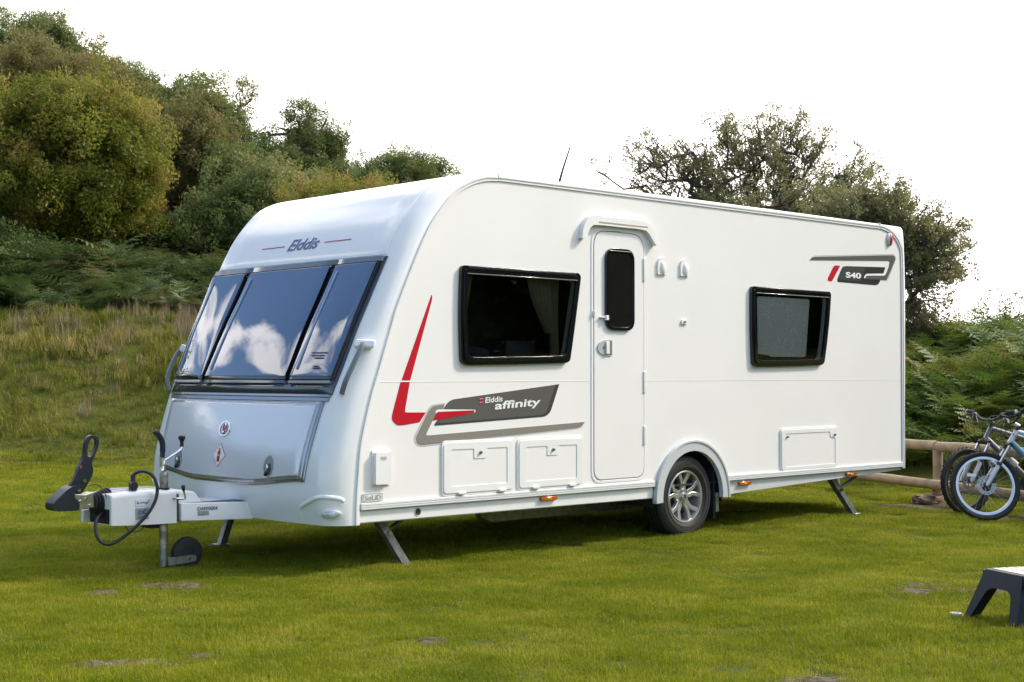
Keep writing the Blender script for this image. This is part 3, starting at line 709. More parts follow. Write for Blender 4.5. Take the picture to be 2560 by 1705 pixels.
def fdisc(name, cy_, cz, ry, rz, off, m, parent, base=.03, n=28, dome=.0):
    v = [FP(cy_, cz, off + dome)]; f = []
    for s, h in ((.55, off + dome * .7), (.97, off), (1., base)):
        for k in range(n): a = 2 * PI * k / n; v.append(FP(cy_ + ry * s * math.cos(a), cz + rz * s * math.sin(a), h))
    f += [(0, 1 + k, 1 + (k + 1) % n) for k in range(n)]
    for r_ in range(2): f += [(1 + r_ * n + k, 1 + (r_ + 1) * n + k, 1 + (r_ + 1) * n + (k + 1) % n, 1 + r_ * n + (k + 1) % n) for k in range(n)]
    return MB().add(v, f).build(name, m, parent, smooth=50)
em = fdisc('emblem', 1.115, .852, .066, .052, .042, CHROME, lid)
fdisc('emblem_field', 1.115, .852, .050, .040, .0435, mat('rose_enamel', (.30, .07, .09), .2, metal=.5, coat=1), em, base=.04)
e_path = [(1.130, .832), (1.108, .828), (1.100, .85), (1.105, .873), (1.122, .88), (1.136, .872), (1.128, .858), (1.108, .852), (1.104, .838), (1.116, .822), (1.134, .824)]
MB().tube([FP(2.23 - a, b_, .046) for a, b_ in cr(e_path, 4)], .0042, 6).build('emblem_letter', CHROME, em)
# LPG warning diamond
def fpoly(name, pts, off, m, parent, base=None):
    base = off - .0015 if base is None else base; c = Vector((sum(p[0] for p in pts) / len(pts), sum(p[1] for p in pts) / len(pts)))
    v = [FP(c.x, c.y, off)] + [FP(p[0], p[1], off) for p in pts] + [FP(p[0], p[1], base) for p in pts]; n = len(pts)
    f = [(0, 1 + k, 1 + (k + 1) % n) for k in range(n)] + [(1 + k, 1 + n + k, 1 + n + (k + 1) % n, 1 + (k + 1) % n) for k in range(n)]
    return MB().add(v, f).build(name, m, parent, smooth=0)
dc = (1.12, .684)
def dia(s): return [(dc[0] - .078 * s, dc[1]), (dc[0], dc[1] + .075 * s), (dc[0] + .078 * s, dc[1]), (dc[0], dc[1] - .075 * s)]
ds = fpoly('gas_warning_sticker', dia(1), .0365, RED, lid); fpoly('sticker_field', dia(.93), .0375, WPR, ds)
bt = [(-.016, -.045), (.016, -.045), (.016, .02), (.009, .032), (.004, .034), (.004, .040), (.009, .043), (.009, .047), (-.009, .047), (-.009, .043), (-.004, .040), (-.004, .034), (-.009, .032), (-.016, .02)]
fpoly('bottle_symbol', [(dc[0] + a, dc[1] + b_ * .92) for a, b_ in bt], .0385, RED, ds)
def ftext(s, yl, zb, h, wdt, off, m, parent, name='lettering', bold=.0, shear=0):
    """text on the front reading from far (left in view) to near"""
    v, f = textmesh(s, h, bold, shear, wdt)
    return MB().add([FP(yl - a, zb + b_, off) for a, b_ in v], f).build(name, m, parent, smooth=0, fix=False)
ftext('LPG', dc[0] + .014, dc[1] - .006, .010, .027, .0392, WPR, ds, bold=.03)
ftext('Elddis', 1.285, 2.062, .082, .36, .0085, BLUP, van, bold=.022, shear=.28)
for a, b_ in ((1.615, 1.335), (.865, .565)):
    fpoly('pin_line', [(a, 2.098), (a, 2.104), (b_, 2.104), (b_, 2.098)], .0085, MAG, van, base=.006)
for y_ in (.555, 1.645):     # lid catches in dished recesses
    r_ = fdisc('catch_recess', y_, .640, .052, .066, .036, mat('silver_recess', (.36, .36, .37), .3, metal=.4, coat=.5), lid)
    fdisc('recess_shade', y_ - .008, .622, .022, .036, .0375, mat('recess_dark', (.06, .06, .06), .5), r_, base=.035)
    c_ = fdisc('catch', y_ - .002, .632, .013, .015, .050, CHROME, r_, base=.036, dome=.004)
    MB().tube([FP(y_, .60, .045), FP(y_ + .02, .585, .04)], .010, 8).build('catch_lever', PLB, r_)
# grab handles
for sg in (0, 1):
    yy = lambda v: v if sg == 0 else WD - v
    hb_ = MB().tube([FP(yy(y_), z_, o_) for y_, z_, o_ in cr([(.050, 1.392, .045), (.050, 1.36, .060), (.056, 1.27, .070), (.064, 1.17, .060), (.074, 1.095, .012)], 6)], .015, 10, sx=1.2).build('grab_handle', mat('slate_handle', (.16, .18, .21), .35), van)
    q_ = [FP(yy(a), z_, o_) for z_, o_ in ((1.368, .0), (1.420, .0)) for a, o_ in ((.018, -.004), (.018, .060), (.085, .052), (.085, -.004))]
    MB().hexa(q_).build('handle_mount', GEL, hb_, bevel=.012, bseg=3)
# corner marker lamp and its moulded brow
for sg in (0, 1):
    yy = lambda v: v if sg == 0 else WD - v
    l_ = fdisc('marker_lamp', yy(.062), .372, .044, .030, .016, ABS, van, base=.0)
    fdisc('lens', yy(.062), .372, .038, .024, .020, CLEARL, l_, base=.012, dome=.01)
    MB().tube([FP(yy(y_), z_, o_) for y_, z_, o_ in cr([(.30, .33, -.006), (.285, .40, .0), (.20, .44, .002), (.10, .475, .002), (.030, .47, .0), (.012, .45, -.004)], 5)], .014, 8).build('lamp_brow', GEL, van)
# underside lip of the front moulding
MB().grid(lambda u, t: (FS(.02 + 2.16 * u, .305) + .012 + .10 * t, .02 + 2.16 * u, .300 + .004 * t), 20, 1).build('front_lip', GEL, van)

# side walls --------------------------------------------------------
rail = [(q[0], q[1]) for q in PR]
def inset(pl, d):
    o_ = []
    for i, p in enumerate(pl):
        a = Vector(pl[max(0, i - 1)]); b_ = Vector(pl[min(len(pl) - 1, i + 1)]); t = (b_ - a).normalized(); o_.append((p[0] + t.y * d, p[1] - t.x * d))
    return o_
rin = inset(rail, .022)
AC = (3.13, .285)
def arc(r_, a0, a1, n=24): return [(AC[0] + r_ * math.cos(R(a0 + (a1 - a0) * k / n)), AC[1] + r_ * math.sin(R(a0 + (a1 - a0) * k / n))) for k in range(n + 1)]
hsin = math.degrees(math.asin((.43 - AC[1]) / .40))
side_out = [p for p in rin if p[1] > .44] + [(6.066, .43)] + arc(.40, hsin, 180 - hsin) + [(-.012, .43)]
W1 = [(.795, 1.925), (1.885, 1.925), (1.905, 1.90), (1.875, 1.73), (1.83, 1.48), (1.795, 1.31), (1.76, 1.296), (1.3, 1.283), (.83, 1.275), (.795, 1.30), (.782, 1.6)]
W2 = [(3.85, 1.918), (4.92, 1.915), (4.94, 1.895), (4.918, 1.70), (4.875, 1.47), (4.838, 1.315), (4.80, 1.295), (4.4, 1.283), (3.90, 1.275), (3.862, 1.30), (3.845, 1.6)]
DO = rpoly([(2.055, 2.238), (2.582, 2.238), (2.582, .468), (2.055, .468)], [.12, .12, .08, .08])
def shrink(pl, d):
    c = Vector((sum(p[0] for p in pl) / len(pl), sum(p[1] for p in pl) / len(pl))); xs = [p[0] for p in pl]; zs = [p[1] for p in pl]
    kx = 1 - 2 * d / (max(xs) - min(xs)); kz = 1 - 2 * d / (max(zs) - min(zs)); cx_ = (max(xs) + min(xs)) / 2; cz_ = (max(zs) + min(zs)) / 2
    return [(cx_ + (p[0] - cx_) * kx, cz_ + (p[1] - cz_) * kz) for p in pl]
W1r = rpoly(W1, [.03, .03, .03, .2, .2, .05, .05, .2, .05, .05, .2]); W2r = rpoly(W2, [.03, .03, .03, .2, .2, .05, .05, .2, .05, .05, .2])
mb = MB(); mb.prism(side_out, 0.004, .030, [shrink(W1r, .05), shrink(W2r, .05)])
mb.build('side_panel', SIDE, van, smooth=30)
MB().prism(side_out, WD - .03, WD - .004).build('side_panel', SIDE, van, smooth=30, label='far side wall sheet')
# awning rail all round the side edge
def strip(a, b_, y0, y1):
    m_ = MB(); n_ = len(a); v = []
    for p, q in zip(a, b_): v += [(p[0], y0, p[1]), (q[0], y0, q[1]), (q[0], y1, q[1]), (p[0], y1, p[1])]
    f = []
    for i in range(n_ - 1):
        for k in range(4): f.append((i * 4 + k, i * 4 + (k + 1) % 4, (i + 1) * 4 + (k + 1) % 4, (i + 1) * 4 + k))
    return m_.add(v, f)
r0 = inset(rail, -.004); r1 = inset(rail, .018)
strip(r0, inset(rail, .008), -.010, .02).build('awning_rail', ALU, van, smooth=40, bevel=.002)
strip(inset(rail, .010), inset(rail, .026), -.005, .012).build('awning_rail_inner_lip', SIDE, van, smooth=40)
strip(inset(rail, .008), inset(rail, .0105), -.002, .012).build('rail_seal', mat('blue_grey_seal', (.28, .33, .42), .5), van, smooth=40)
strip(inset(rail, .026), inset(rail, .0285), .0005, .008).build('rail_seam', SHAD, van, smooth=40)
strip(r0, r1, WD - .02, WD + .010).build('awning_rail', ALU, van, smooth=40)
# lower wall joint line and skirt rail
def xbox(name, x0, x1, z0, z1, y0, y1, m, parent=van, **k): return MB().box((x0, y0, z0), (x1, y1, z1)).build(name, m, parent, **k)
for a, b_ in ((.10, 2.035), (2.605, 6.06)): xbox('wall_joint', a, b_, 1.168, 1.1705, .0025, .01, mat('joint_white', (.79, .775, .76), .4))
for a, b_ in ((-.005, 2.70), (3.56, 6.06)):
    r_ = xbox('skirt_rail', a, b_, .388, .432, -.012, .03, ALU, bevel=.004)
    xbox('rail_groove', a, b_, .4165, .4195, -.0135, -.008, mat('groove_grey', (.46, .47, .49), .5), r_); xbox('rail_groove', a, b_, .4035, .406, -.0135, -.008, MATS['groove_grey'], r_)
# skirts
MB().prism([(-.03, .385), (2.70, .385), (2.70, .300), (-.03, .305)], .012, .035).build('front_skirt', ABS, van, bevel=.008)
MB().prism([(3.555, .385), (6.02, .385), (6.07, .366), (6.06, .36), (3.70, .283), (3.555, .275)], .014, .035).build('rear_skirt', GREYW, van, bevel=.004)
xbox('skirt_joint', -.02, 2.69, .384, .3885, .013, .03, SHAD)
for k in (0, 1): MB().prism([(-.03, .385), (6.06, .385), (6.06, .355), (-.03, .305)], WD - .035, WD - .012).build('far_skirt', ABS, van) if k == 0 else None
h_ = MB().lathe([(.021, .0120), (.021, .0095), (.0, .0095)], (.458, 0, .349), n=20).build('skirt_hole', DARK, van)
MB().tube([(.458 + .024 * math.cos(a / 12 * PI * 2), .0105, .349 + .024 * math.sin(a / 12 * PI * 2)) for a in range(13)], .003, 6).build('grommet', LGREY, van)
# joint flashing by the front corner
SOL = MB().prism(rpoly([(.010, .490), (.166, .490), (.166, .435), (.010, .435)], .012), -.006, .004).build('solid_badge', ABS, van, bevel=.002)
def stext(s, x0, z0, h, wdt, y, m, parent=van, bold=0., shear=0., name='lettering', slope=0.):
    v, f = textmesh(s, h, bold, shear, wdt)
    return MB().add([(x0 + a, y, z0 + b_ + a * slope) for a, b_ in v], f).build(name, m, parent, smooth=0, fix=False)
stext('SoLiD', .026, .447, .031, .125, -.0085, mat('badge_grey', (.42, .41, .40), .4, metal=.3), SOL, bold=.015)
# badge outline
strip(rpoly([(.013, .487), (.163, .487), (.163, .438), (.013, .438)], .012) + [(.013 + .0058, .487)], rpoly([(.016, .484), (.160, .484), (.160, .441), (.016, .441)], .010) + [(.016 + .0048, .484)], -.0072, -.005).build('badge_edge', MATS['badge_grey'], SOL, smooth=0)

# decals, each a thin printed film
def decal(name, poly, m, y=.0022, parent=van, rr=None):
    p = rpoly(poly, rr) if rr is not None else poly
    return MB().prism(p, y, .0041).build(name, m, parent, smooth=0)
decal('red_stripe', [(.563, 1.729), (.568, 1.700), (.3875, 1.1795), (.319, 1.1795)], RED, rr=[.01, .05, .0, .0])
decal('red_stripe', [(.311, 1.169), (.3845, 1.169), (.345, .985), (.352, .978), (.515, .975), (.464, .914), (.345, .899), (.28, .897), (.244, .93), (.242, .96)], RED, rr=[0, 0, .03, .02, 0, 0, .05, .05, .04, .06])
gs = decal('swoosh_shadow', [(.68, 1.035), (.56, 1.022), (.535, 1.0), (.415, .82), (.425, .775), (.47, .757), (1.89, .833), (1.94, .848), (1.968, .883), (1.90, .87), (.48, .79), (.45, .82), (.56, 1.0), (.66, 1.015)], LGT, y=.0030, rr=.02)
gb = decal('grey_badge', [(.715, 1.052), (1.712, 1.149), (1.625, .955), (1.575, .927), (.592, .889), (.586, .898), (.625, .935), (.655, .99)], CHAR, y=.0022, rr=[.05, 0, .05, .05, .01, .01, .02, .05])
decal('badge_face', [(.715, 1.052), (1.672, 1.145), (1.590, .96), (1.548, .939), (.606, .9025), (.625, .935), (.655, .99)], GRPR, y=.0014, parent=gb, rr=[.05, 0, .05, .05, .0, .02, .05])
decal('taupe_swoosh', [(.672, 1.024), (.655, .993), (.645, .992), (.607, .980), (.517, .838), (.522, .829), (.535, .829), (1.965, .882), (1.93, .851), (1.882, .844), (.475, .771), (.444, .784), (.437, .82), (.545, .99), (.575, 1.015)], TAUPE, y=.0007, rr=[0, .01, .01, .03, .03, .01, .02, 0, .02, .04, .03, .03, .03, .04, .03])
wf = decal('white_edge', [(.597, .986), (.625, .993), (.935, .985), (.932, .968), (.66, .933), (.592, .972)], WPR, y=.0002, rr=.006)
decal('red_dart', [(.610, .977), (.927, .982), (.922, .968), (.655, .930), (.574, .926)], RED, y=-.0005, rr=[.01, .004, .004, .02, 0])
stext('Elddis', 1.020, 1.027, .038, .155, -.0002, WPR, gb, bold=.018, shear=.08, slope=.055)
stext('affinity', 1.105, .966, .070, .425, -.0002, WPR, gb, bold=.022, shear=.10, slope=.055)
rb = decal('red_crest', [(.967, 1.064), (1.001, 1.066), (1.001, 1.027), (.967, 1.024)], mat('crest_red', (.33, .01, .04), .4), y=-.0002, parent=gb, rr=.003)
for a, b_, c, d in ((.972, .979, 1.054, 1.059), (.989, .997, 1.055, 1.060), (.972, .979, 1.030, 1.034), (.989, .997, 1.031, 1.035)): decal('crest_mark', [(a, d), (b_, d), (b_, c), (a, c)], WPR, y=-.0010, parent=rb)
# rear badge
decal('s40_shadow', [(4.67, 2.171), (4.715, 2.205), (4.74, 2.213), (5.95, 2.297), (5.998, 2.262), (5.856, 2.058), (5.82, 2.058), (5.95, 2.25), (5.93, 2.27)], LGT, y=.0030, rr=[0, .02, .02, .04, .04, 0, 0, .04, .02])
s4 = decal('s40_plate', [(5.125, 2.112), (5.15, 2.140), (5.20, 2.148), (5.812, 2.169), (5.777, 2.108), (5.735, 2.055), (5.70, 2.012), (5.65, 2.002), (5.072, 2.006), (5.066, 2.028)], BLKP, y=.0022, rr=.012)
decal('s40_face', [(5.125, 2.112), (5.15, 2.140), (5.20, 2.148), (5.50, 2.157), (5.42, 2.026), (5.072, 2.026)], CHAR, y=.0014, parent=s4, rr=.01)
decal('s40_white_line', [(5.465, 2.057), (5.49, 2.085), (5.515, 2.097), (5.79, 2.112), (5.865, 2.21), (5.85, 2.055)], WPR, y=.0008, parent=s4, rr=.005)
decal('s40_hook', [(4.667, 2.171), (4.70, 2.195), (4.738, 2.201), (5.93, 2.283), (5.965, 2.272), (5.97, 2.245), (5.828, 2.056), (5.484, 2.049), (5.50, 2.073), (5.52, 2.081), (5.79, 2.093), (5.815, 2.105), (5.885, 2.213), (5.875, 2.228), (5.855, 2.230)], mat('mid_grey_print', (.10, .098, .094), .4, metal=.15), y=.0000, rr=[0, .01, .02, .02, .015, .02, 0, 0, .01, .01, .01, .02, .015, .008, .01])
decal('s40_red_flash', [(5.012, 2.135), (5.035, 2.145), (5.108, 2.147), (5.100, 2.133), (4.987, 2.007), (4.928, 2.007), (4.929, 2.034)], RED, rr=.008)
stext('S40', 5.190, 2.048, .050, .233, -.0002, WPR, s4, bold=.035)
# high rear marker lamp
mk = MB().ell((5.862, .0, 2.416), (.036, .020, .062), 20, 10).build('marker_lamp', CLEARL, van)
MB().ell((5.876, -.008, 2.416), (.026, .020, .056), 14, 8).build('red_lens', mat('red_lens', (.55, .01, .02), .15, coat=1), mk)

# side windows ------------------------------------------------------
CLRG = glass_mat('clear_acrylic', (.88, .9, .88), ior=1.45)
def win(poly, zt, frosted_=False):
    o1 = poly; mid = shrink(poly, .022); inn = shrink(poly, .052)
    fr = MB().prism(o1, -.022, .006, [mid]).build('side_window', BLACK, van, bevel=.010, bseg=3)
    MB().prism(mid, -.030, -.020, [inn]).build('frame_inner', BLACK, fr, bevel=.005)
    MB().add([(p[0], -.0245, p[1]) for p in inn][::-1], [tuple(range(len(inn)))]).build('pane', CLRG if frosted_ else GLASS, fr, smooth=0, fix=False)
    xs = [p[0] for p in poly]; zs = [p[1] for p in poly]; x0, x1, z0, z1 = min(xs), max(xs), min(zs), max(zs)
    hr = MB().box((x0 + .06, -.034, z1 - .022), (x1 - .06, -.018, z1 - .004)).build('hinge_rail', mat('hinge_black', (.02, .02, .022), .18), fr, bevel=.003)
    MB().box((x0 + .05, -.038, z1 - .058), (x1 - .045, -.028, z1 - .050)).build('highlight_bead', mat('glossy_bead', (.10, .10, .10), .12, coat=1), fr, bevel=.002)
    # recess behind the glass
    mb_ = MB(); D = .62
    mb_.add([(x0, .031, z0), (x1, .031, z0), (x1, .031, z1), (x0, .031, z1), (x0 - .1, D, z0 - .1), (x1 + .1, D, z0 - .1), (x1 + .1, D, z1 + .1), (x0 - .1, D, z1 + .1)], [(4, 5, 6, 7), (0, 1, 5, 4), (1, 2, 6, 5), (2, 3, 7, 6), (3, 0, 4, 7)])
    mb_.build('interior', mat('interior_dark', (.035, .033, .026), .8, var=.5, vscale=3), fr)
    return fr, (x0, x1, z0, z1)
def pleat(name, x0a, x1a, x0b, x1b, zt, zb, y, parent, m=CURT, n=40):
    def fn(u, t):
        t2 = t ** 1.3; a = x0a + (x0b - x0a) * t2; b_ = x1a + (x1b - x1a) * t2
        return (a + (b_ - a) * u, y + .018 * math.sin(u * 5 * 2 * PI) + .01 * math.sin(t * 4), zt + (zb - zt) * t)
    return MB().grid(fn, n, 12).build(name, m, parent)
f1, _ = win(W1r, 0)
pleat('curtain', 1.46, 1.68, 1.63, 1.70, 1.90, 1.50, .06, f1); pleat('curtain', 1.70, 1.77, 1.70, 1.76, 1.90, 1.33, .075, f1)
pleat('curtain', .84, .96, .86, .885, 1.90, 1.58, .06, f1, n=24)
MB().box((.92, .40, 1.42), (1.06, .41, 1.68)).build('far_window', mat('dim_green_view', (.05, .09, .03), .6), f1)
MB().box((1.10, .38, 1.3), (1.13, .40, 1.68)).build('locker_edge', mat('dim_wood', (.12, .09, .06), .5), f1)
MB().box((1.44, .25, 1.3), (1.72, .5, 1.45)).build('seat_back', mat('dim_fabric', (.05, .06, .09), .9), f1)
MB().ell((1.15, .3, 1.36), (.16, .1, .05), 12, 6).build('cushion', mat('dim_blue', (.04, .05, .11), .9), f1)
f2, _ = win(W2r, 0, True)
MB().prism(rpoly([(3.945, 1.842), (4.66, 1.842), (4.60, 1.36), (3.955, 1.36)], .03), .0, .004).build('frosted_blind', FROST, f2, smooth=0)
MB().tube([(3.95, .0, 1.372), (4.05, .0, 1.366), (4.10, .0, 1.36)], .010, 6).build('window_stay', BLACK, f2)

# door --------------------------------------------------------------
DF = rpoly([(2.030, 2.262), (2.606, 2.262), (2.606, .445), (2.030, .445)], [.13, .13, .09, .09])
MB().prism(DF, -.001, .006, [rpoly([(2.050, 2.243), (2.587, 2.243), (2.587, .463), (2.050, .463)], [.12, .12, .08, .08])]).build('door_frame', SIDE, van, bevel=.002)
DW = rpoly([(2.162, 2.122), (2.464, 2.122), (2.464, 1.532), (2.162, 1.532)], .085)
door = MB().prism(DO, -.004, .0038).build('door', SIDE, van, bevel=.003)
gapo = rpoly([(2.050, 2.243), (2.587, 2.243), (2.587, .463), (2.050, .463)], [.12, .12, .08, .08]); gapi = rpoly([(2.0535, 2.2395), (2.5835, 2.2395), (2.5835, .4665), (2.0535, .4665)], [.12, .12, .08, .08])
MB().prism(gapo, .0005, .0045, [gapi]).build('door_seal', mat('dark_seal', (.10, .10, .10), .7), van, smooth=0)
dw = MB().prism(DW, -.022, -.004, [shrink(DW, .022)]).build('door_window', BLACK, door, bevel=.008, bseg=3)
MB().prism(shrink(DW, .022), -.018, -.006).build('pane', mat('door_pane_black', (.010, .010, .009), .05, coat=.4), dw, smooth=0)
MB().tube([(2.20, -.023, 2.103), (2.42, -.023, 2.103), (2.445, -.023, 2.085)], .004, 6).build('window_bead', MATS['glossy_bead'], dw)
hd = MB().prism(rpoly([(2.235, 1.462), (2.235, 1.350), (2.16, 1.348), (2.10, 1.370), (2.078, 1.405), (2.10, 1.442), (2.16, 1.464)], [.01, .01, .03, .04, .04, .04, .03]), -.012, -.004).build('door_handle', LGREY, door, bevel=.003)
xbox('pull_flap', 2.163, 2.197, 1.362, 1.450, -.024, -.011, ABS, hd, bevel=.003); xbox('pull_recess', 2.199, 2.228, 1.358, 1.455, -.0135, -.0115, mat('recess_grey', (.14, .14, .145), .5), hd)
MB().lathe([(.0, -.016), (.008, -.016), (.009, -.011)], (2.147, 0, 1.408), n=16).build('lock', mat('lock_grey', (.25, .25, .26), .3, metal=.8), hd)
xbox('door_joint', 2.06, 2.578, 1.168, 1.1705, -.0046, -.0035, MATS['joint_white'], door)
for z0_, z1_ in ((1.90, 2.07), (1.08, 1.24), (.70, .84)): xbox('hinge', 2.574, 2.597, z0_, z1_, -.013, .003, ALU, door, bevel=.004)
ct = xbox('door_catch', 2.105, 2.152, 1.618, 1.628, -.026, -.004, ABS, door, bevel=.003); xbox('catch_arm', 2.150, 2.178, 1.602, 1.637, -.034, -.014, ABS, ct, bevel=.003)
xbox('door_catch', 2.045, 2.055, 1.625, 1.668, -.018, .004, ABS, van, bevel=.003)
# awning-light canopy above the door
co_ = [tuple(p) for p in cr([(1.902, 2.172), (1.915, 2.24), (1.955, 2.31), (2.03, 2.338), (2.29, 2.339), (2.55, 2.337), (2.635, 2.30), (2.672, 2.235), (2.696, 2.165)], 5)]
ci_ = [tuple(p) for p in cr([(1.950, 2.172), (1.966, 2.222), (2.0, 2.262), (2.06, 2.275), (2.29, 2.276), (2.54, 2.274), (2.60, 2.252), (2.640, 2.212), (2.684, 2.165)], 5)]
MB().prism(co_ + ci_[::-1], -.038, .004).build('door_canopy', ABS, van, bevel=.014, bseg=4, smooth=50)
xbox('canopy_slot', 2.07, 2.59, 2.290, 2.301, -.0395, -.036, mat('tan_slot', (.33, .26, .21), .6), van, bevel=.002)
# hooks / vents right of the door
for cx_ in (2.785, 3.045):
    hk = MB().prism(rpoly([(cx_ - .05, 1.958), (cx_ - .05, 2.04), (cx_ - .03, 2.085), (cx_ + .03, 2.085), (cx_ + .05, 2.04), (cx_ + .05, 1.958)], [.005, .03, .04, .04, .03, .005]), -.010, .004).build('flue_cover', ABS, van, bevel=.006)
    MB().ell((cx_ + .008, -.008, 2.01), (.032, .018, .052), 14, 8).build('cowl', ABS, hk)
tk = MB().prism(rpoly([(3.01, 1.628), (3.075, 1.628), (3.075, 1.596), (3.01, 1.596)], .008), -.008, .004).build('tv_socket', ABS, van, bevel=.003)
MB().lathe([(0, -.014), (.009, -.014), (.009, -.007)], (3.04, 0, 1.612), n=12).build('socket_pin', mat('brass_dull', (.35, .25, .16), .4, metal=.8), tk)
# lockers on the side ------------------------------------------------
def lockerdoor(x0, x1, z0, z1, cx_=None, twolocks=None, plain=False):
    rim = MB().prism(rpoly([(x0, z1), (x1, z1), (x1, z0), (x0, z0)], .035), -.006, .0035).build('service_hatch', ABS, van, bevel=.004)
    gx0, gx1, gz0, gz1 = x0 + .014, x1 - .014, z0 + .018, z1 - .014
    d_ = MB().prism(rpoly([(gx0, gz1), (gx1, gz1), (gx1, gz0), (gx0, gz0)], .03), -.014, -.004)
    ix0, ix1, iz0, iz1 = x0 + .075, x1 - .07, z0 + .06, z1 - .058
    if cx_ is not None: hole = [(ix0, iz1), (cx_ - .055, iz1), (cx_ - .055, iz1 - .065), (cx_ + .055, iz1 - .065), (cx_ + .055, iz1), (ix1, iz1), (ix1, iz0), (ix0, iz0)]
    else: hole = [(x0 + .06, z1 - .045), (x1 - .115, z1 - .045), (x1 - .11, z1 - .09), (x1 - .04, z1 - .10), (x1 - .04, z0 + .048), (x0 + .06, z0 + .045)]
    m_ = MB().prism(rpoly([(gx0, gz1), (gx1, gz1), (gx1, gz0), (gx0, gz0)], .03), -.0115, -.004, [rpoly(hole, .012)]).build('hatch_frame', ABS, rim, bevel=.005)
    xs = [p[0] for p in hole]; zs = [p[1] for p in hole]
    MB().box((min(xs) - .01, -.0075, min(zs) - .01), (max(xs) + .01, -.0058, max(zs) + .01)).build('hatch_panel', SIDE, rim, smooth=0)
    for lx, lz in (twolocks or [(cx_, iz1 - .026)]):
        l_ = MB().lathe([(0, -.024), (.008, -.024), (.011, -.021), (.011, -.013)], (lx, 0, lz), n=16).build('lock', mat('lock_chrome', (.30, .30, .30), .3, metal=.8), rim)
        xbox('keyhole', lx - .004, lx + .004, lz - .0015, lz + .0015, -.0255, -.0235, INK, l_)
    if cx_ is not None:
        for hx in (x0 + .16, x1 - .12): xbox('hinge', hx - .032, hx + .032, z0 + .006, z0 + .024, -.024, -.012, ABS, rim, bevel=.004)
lockerdoor(.642, 1.280, .434, .790, .968); lockerdoor(1.308, 1.942, .434, .785, 1.638)
lockerdoor(4.240, 5.045, .416, .778, None, [(4.325, .708), (4.995, .708)])
# mains inlet box near the front corner
ib = MB().prism(rpoly([(.092, .738), (.212, .738), (.212, .540), (.092, .540)], .010), -.032, .004).build('mains_inlet_cover', ABS, van, bevel=.006)
xbox('inlet_base', .082, .222, .530, .748, -.004, .004, SIDE, ib, bevel=.002)
for z_, a in ((.708, .045), (.700, .05), (.692, .035)): xbox('print_line', .15 - a / 2, .15 + a / 2, z_ - .002, z_ + .002, -.0332, -.0318, mat('grey_ink', (.3, .3, .3), .6), ib)
# amber side reflectors
for a, zz in ((1.527, .3675), (3.702, .3575), (5.180, .3585)):
    y_ = .004 if a < 2 else .006
    am = MB().box((a, y_ - .014, zz - .014), (a + .152, y_ + .012, zz + .014)).build('side_marker', AMBER, van, bevel=.004)
    xbox('reflector_core', a + .055, a + .097, zz - .008, zz + .008, y_ - .0165, y_ - .0135, mat('amber_core', (.75, .28, .02), .2), am, bevel=.002)

